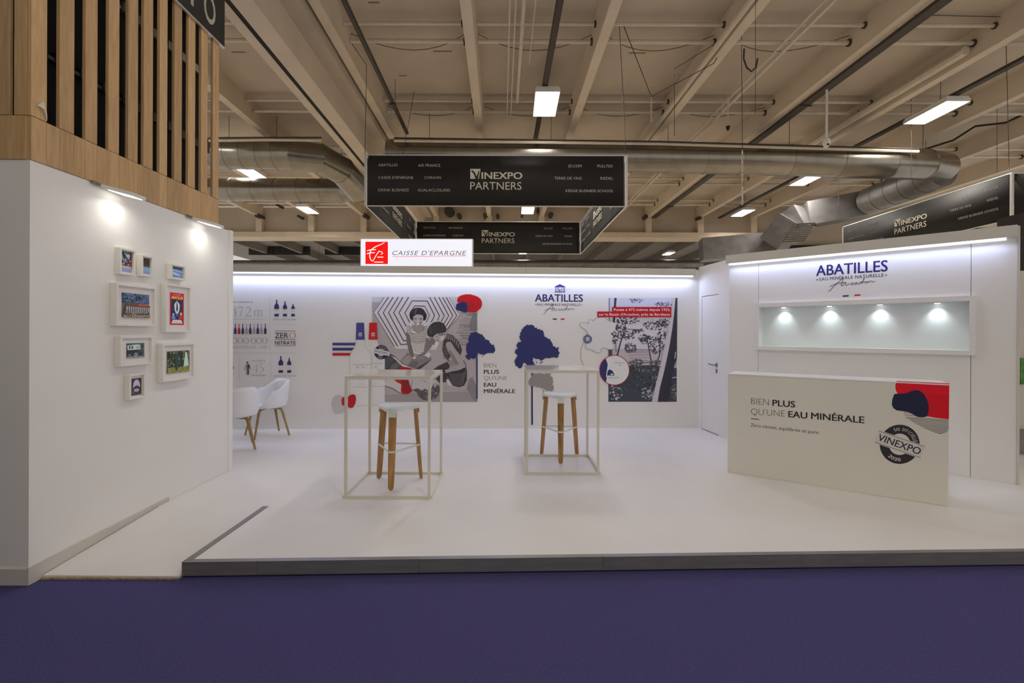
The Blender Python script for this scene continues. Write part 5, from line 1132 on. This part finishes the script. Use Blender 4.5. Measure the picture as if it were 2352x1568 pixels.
def ln(L, w_, c_=D5): A.line(T5(L), w_, c_)
ln([(60, 25), (60, 350)], 1.6); A.poly(T5([(132, 25), (165, 25), (140, 380), (108, 380)]), D5)
dk = [(50, 50, 60), (62, 62, 74), (78, 76, 88)]
blobs(40, 440, 60, 110, 35, 14, [(70, 72, 92), (96, 98, 122)]); blobs(50, 830, 120, 130, 32, 15, [(70, 72, 92), (90, 92, 112)])
for (n, a, b, rx, ry) in ((60, 330, 350, 160, 60), (85, 190, 500, 120, 110), (50, 330, 560, 110, 70), (26, 480, 500, 80, 30), (100, 720, 410, 180, 75), (50, 850, 380, 90, 60), (50, 640, 640, 170, 60), (34, 560, 600, 80, 50), (55, 360, 740, 90, 80), (60, 740, 720, 110, 110), (36, 820, 560, 80, 60), (20, 130, 620, 50, 60)):
    blobs(n, a, b, rx, ry, 19, dk)
ln([(300, 350), (270, 520), (225, 650), (170, 860)], [1.4, 2.4, 2.8, 3.6]); ln([(600, 600), (640, 820), (672, 1000)], [1.8, 2.4, 2.6]); ln([(795, 560), (780, 860), (720, 1000)], [2, 2.6, 3]); ln([(150, 620), (155, 800)], 1.4); ln([(230, 540), (150, 450)], 1.2); ln([(280, 470), (430, 480)], 1.3); ln([(250, 600), (400, 560)], 1.1); ln([(600, 630), (500, 640)], 1.2)
for y in (770, 790, 812, 850, 890, 930): ln([(340, y), (620, y-6)], 1.0, (120, 112, 122))
ln([(500, 970), (760, 925)], 2, (90, 84, 92)); blobs(60, 450, 960, 110, 55, 22, [(62, 64, 72), (80, 82, 90), (120, 116, 124)]); blobs(40, 800, 960, 200, 30, 18, [(60, 60, 70), (84, 82, 92)])
blobs(150, 520, 1200, 460, 180, 26, [(48, 54, 64), (66, 74, 82), (78, 84, 92), (40, 44, 54)]); blobs(40, 560, 1050, 160, 30, 16, [(140, 138, 142), (100, 100, 104), (70, 74, 80)])
blobs(60, 150, 1380, 110, 110, 20, [(150, 146, 156), (90, 94, 102), (60, 66, 74), (180, 176, 184)]); blobs(60, 620, 1400, 110, 100, 20, [(150, 148, 158), (100, 102, 110), (66, 70, 78), (176, 172, 180)])
A.poly(T5([(1000, 25), (1038, 25), (1030, 900), (985, 1060), (950, 1200), (905, 1520), (750, 1520), (820, 1180), (870, 960), (920, 700), (965, 450), (985, 250)]), (46, 46, 58))
A.poly(T5([(972, 25), (1012, 25), (990, 250), (968, 440), (930, 680), (880, 930), (830, 1150), (790, 1300), (752, 1520), (668, 1520), (720, 1300), (770, 1100), (820, 880), (860, 650), (905, 420), (935, 250)]), (176, 170, 178))
for k in range(110):
    y = random.uniform(60, 1480); f = y/1500; x = 1000-330*f**1.5-60+random.uniform(-30, 40); l = random.uniform(10, 30); ln([(x, y), (x-6, y+l)], random.uniform(.6, 1.4), random.choice([(90, 84, 92), (130, 124, 132), (206, 200, 206)]))
blobs(60, 985, 1380, 42, 130, 16, [(150, 146, 150), (80, 76, 80), (110, 104, 108)]); ln([(1010, 800), (1000, 900)], 1.6, (190, 185, 190)); ln([(960, 1175), (1025, 1165)], 2.2, (160, 160, 170)); blobs(14, 1000, 980, 24, 60, 14, [(110, 108, 112), (150, 148, 150)])
A.build('forest_photo_print', wb)
# --- map of France, captions
A = Art(PB, 0.0125, step=0.00005, ref=(190, 187, 190))
fr = [(1110, 468), (1085, 480), (1060, 510), (1030, 490), (1003, 486), (1005, 540), (960, 525), (900, 530), (892, 560), (930, 590), (965, 610), (985, 650), (1000, 672), (985, 720), (975, 790), (960, 820), (985, 840), (1060, 860), (1100, 885), (1140, 885), (1150, 840), (1180, 825), (1240, 848), (1280, 850), (1315, 810), (1290, 780), (1285, 730), (1300, 690), (1265, 660), (1320, 620), (1330, 560), (1345, 540), (1290, 515), (1250, 510), (1210, 480), (1180, 462)]
A.poly(T3(fr), (188, 186, 190)); A.line(T3(rag(fr, 3, 14)), .6, (96, 94, 100), closed=True)
A.poly(T3([(1240, 850), (1285, 850), (1285, 925), (1240, 925)]), (66, 68, 74))
A.rect(1405.2, 704.8, 1541.4, 716, (165, 14, 28)); A.rect(1371.6, 715.2, 1541.4, 728.3, (165, 14, 28))
A.text('Puisée à 472 mètres depuis 1925,', 1409.5, 713.8, 1539, 713.8, 6, (226, 214, 218), .005); A.text("sur le Bassin d'Arcachon, près de Bordeaux", 1375.5, 724.6, 1539, 724.6, 6, (226, 214, 218), .005)
x, y = 1160+990/5.226, 640+725/5.226; A.disc(x, y, 10, 10, (52, 54, 96)); A.ring(x, y, 7.7, 7.7, .6, (190, 188, 200)); A.rect(x-4.5, y-3.2, x+4.5, y+4.2, (176, 176, 186)); A.poly([(x-5.2, y-3), (x, y-5.4), (x+5.2, y-3)], (176, 176, 186))
for k in range(4): A.rect(x-3.6+k*2.2, y-2, x-2.9+k*2.2, y+3.4, (70, 72, 110)); A.same()
A.k += 1
A.line(T3([(940, 765), (915, 820), (905, 890), (910, 960), (930, 1020), (957, 1055)]), .8, (150, 40, 46))
x, y, r = 1160+1311/5.226, 640+1096/5.226, 34
A.disc(x, y, r, r, (192, 190, 192), 44)
P = [(x+(r-.5)*math.cos(math.radians(a)), y+(r-.5)*math.sin(math.radians(a))) for a in range(233, 122, -6)]; A.poly(P+[(x-16, y+8), (x-15, y-12)], NV); A.poly([(x-13, y-28), (x-19.5, y+15), (x-17.5, y+15), (x-11.5, y-28)], (200, 198, 200))
A.poly([(x-17.5, y+12), (x-15, y+1), (x-11, y-2), (x-5, y+1), (x-1, y+8), (x, y+12), (x-7, y+13), (x-13, y+12)], NV); A.rect(x-9, y+8, x-3, y+11.5, (190, 188, 196))
A.text('ARCACHON', x-15, y+18.5, x+10, y+18.5, 3, (110, 108, 116)); A.text('BORDEAUX', x+1, y-15.5, x+24, y-15.5, 3, (110, 108, 116)); A.disc(x+13, y-11.5, 1.2, 1.2, (60, 58, 70), 8)
A.ring(x, y, r, r, 1.5, (168, 26, 40), 48)
A.build('map_print', wb)
# --- infographic at the left
T8 = lambda L: [(525+x/7.84, 680+y/7.84) for x, y in L]
A = Art(PB, 0.0010, step=0.0001, ref=(188, 187, 196)); N2 = (50, 46, 96); G2 = (140, 138, 142)
def tx(body, x0, y0, x1, cap, c_, b=0., **k): A.text(body, 525+x0/7.84, 680+y0/7.84, 525+x1/7.84, 680+y0/7.84, cap/7.84, c_, b, **k)
def L8(L, w_, c_, closed=False): A.line(T8(L), w_, c_, closed)
tx('Une eau captée à', -110, 112, 440, 28, (110, 108, 122), .0)
def bottle(cx, top, bot, hw, nw, c_, sh=.5):
    yn = top+(bot-top)*.36; ys_ = top+(bot-top)*sh
    A.poly(T8([(cx-nw, top+4), (cx-nw*.8, top), (cx+nw*.8, top), (cx+nw, top+4), (cx+nw, yn), (cx+hw*.7, ys_-4), (cx+hw, ys_+18), (cx+hw, bot), (cx-hw, bot), (cx-hw, ys_+18), (cx-hw*.7, ys_-4), (cx-nw, yn)]), c_)
# large serif figures drawn stroke by stroke, thick and thin
def four(x, y, h, c_): L8([(x+.52*h, y+.98*h), (x+.52*h, y+.20*h)], h*.075/7.84, c_); L8([(x+.62*h, y-.02*h), (x, y+.68*h), (x+.72*h, y+.68*h)], h*.03/7.84, c_); L8([(x+.40*h, y+.985*h), (x+.64*h, y+.985*h)], h*.025/7.84, c_)
def five(x, y, h, c_): L8([(x+.48*h, y+.04*h), (x+.12*h, y+.04*h), (x+.08*h, y+.42*h)], [.06*h/7.84, .06*h/7.84, .02*h/7.84], c_); L8([(x+.08*h, y+.42*h), (x+.30*h, y+.38*h), (x+.50*h, y+.52*h), (x+.52*h, y+.72*h), (x+.38*h, y+.93*h), (x+.10*h, y+1.0*h)], [.02*h/7.84, .045*h/7.84, .085*h/7.84, .095*h/7.84, .05*h/7.84, .025*h/7.84], c_)
def seven(x, y, h, c_): L8([(x, y+.16*h), (x+.03*h, y+.03*h), (x+.54*h, y+.03*h)], [.02*h/7.84, .055*h/7.84, .055*h/7.84], c_); L8([(x+.54*h, y+.03*h), (x+.36*h, y+.5*h), (x+.20*h, y+1.02*h)], [.02*h/7.84, .045*h/7.84, .07*h/7.84], c_)
def two(x, y, h, c_): L8([(x+.04*h, y+.2*h), (x+.18*h, y+.02*h), (x+.38*h, y+.02*h), (x+.52*h, y+.22*h), (x+.44*h, y+.5*h), (x+.04*h, y+.94*h)], [.03*h/7.84, .035*h/7.84, .05*h/7.84, .09*h/7.84, .05*h/7.84, .025*h/7.84], c_); L8([(x, y+.96*h), (x+.62*h, y+.96*h)], .06*h/7.84, c_)
def zero(x, y, h, c_, wd=.62):
    cx, cy = x+wd*h/2, y+h/2; n = 28; L8([(cx+wd*h/2*math.cos(2*math.pi*k/n), cy+h/2*math.sin(2*math.pi*k/n)) for k in range(n)], [(.025+.075*abs(math.cos(2*math.pi*k/n))**1.5)*h/7.84 for k in range(n)], c_, True)
four(35, 190, 170, G2); seven(172, 190, 170, G2); two(308, 190, 170, G2)
for k in range(3): L8([(470+k*62, 250+10), (470+k*62, 355)], 1.2, G2)
L8([(450, 262), (470, 256)], .5, G2); L8([(470, 275), (500, 250), (522, 252), (532, 275)], [.4, .7, 1, 1], G2); L8([(532, 275), (560, 250), (584, 252), (594, 275)], [.4, .7, 1, 1], G2)
for k in range(3): L8([(455+k*62, 356), (486+k*62, 356)], .5, G2)
L8([(90, 413), (665, 413)], .6, (150, 150, 156)); L8([(745, 30), (745, 950)], .5, (156, 156, 162)); L8([(90, 1022), (1240, 1022)], .6, (156, 156, 160)); L8([(790, 503), (1210, 503)], .5, (160, 160, 166)); L8([(195, 1050), (195, 1520)], .5, (156, 156, 160)); L8([(755, 1060), (755, 1500)], .5, (156, 156, 160))
for k, c_ in enumerate([(130, 145, 130), N2, RD, N2, G2, N2, G2, N2, G2, N2]): bottle(55+67.5*k, 495 if k else 530, 680, 23, 7, c_ if k else (140, 150, 140))
for k in range(6): zero(70+k*103+(28 if k > 2 else 0), 745, 112, (128, 126, 128), .74)
zero(-60, 745, 112, (128, 126, 128), .74)
tx('BOUTEILLES / AN', 74, 938, 684, 44, (150, 148, 150), .0, space=1.1)
for (x, t_, hw) in ((868, 65, 42), (1018, 95, 37), (1163, 140, 31)): bottle(x, t_, 230, hw, 11 if hw > 35 else 9, N2, .55)
for (x, hw, s_) in ((868, 40, '75 cl'), (1018, 36, '50 cl'), (1163, 32, '33 cl')): A.poly(T8([(x-hw, 318), (x+hw, 318), (x+hw, 364), (x-hw, 364)]), N2); tx(s_, x-hw+8, 285, x+hw-8, 24, (160, 158, 166))
tx('Gamme Verre recyclable', 805, 432, 1220, 24, (125, 123, 130))
for y in (626, 778, 893): L8([(835, y), (1212, y)], .9, (60, 60, 66))
tx('ZER', 836, 754, 1078, 100, (50, 50, 58), .005); zero(1100, 652, 104, (160, 40, 46), 1.02); tx('NITRATE', 836, 872, 1212, 68, (50, 50, 58), .008)
five(30, 1205, 125, (60, 56, 84)); tx('ans', 60, 1410, 105, 24, (130, 128, 140))
# little figure, half grey half dark
A.poly(T8([(340, 1215), (315, 1230), (285, 1320), (295, 1330), (320, 1270), (322, 1415), (345, 1415), (345, 1215)]), (134, 134, 138)); A.poly(T8([(345, 1215), (372, 1230), (395, 1300), (388, 1312), (366, 1270), (368, 1415), (345, 1415)]), (46, 46, 66)); A.disc(525+343/7.84, 680+1193/7.84, 2.2, 2.2, (70, 68, 80), 12)
tx('Une équipe de', 425, 1170, 665, 26, (130, 128, 132)); four(425, 1215, 155, (150, 148, 152)); five(548, 1215, 155, (150, 148, 152)); tx('PERSONNES', 415, 1438, 680, 30, (140, 138, 142))
bottle(945, 1075, 1245, 42, 11, N2, .55); bottle(1095, 1108, 1240, 37, 10, N2, .55)
for (x, hw, s_) in ((945, 40, '1 L'), (1095, 36, '50 cl')): A.poly(T8([(x-hw, 1332), (x+hw, 1332), (x+hw, 1376), (x-hw, 1376)]), (44, 40, 84)); tx(s_, x-hw+10, 1300, x+hw-10, 24, (160, 158, 162))
tx('Gamme P.E.T. recyclable', 820, 1444, 1228, 24, (120, 118, 124))
A.build('infographic_print', wb)
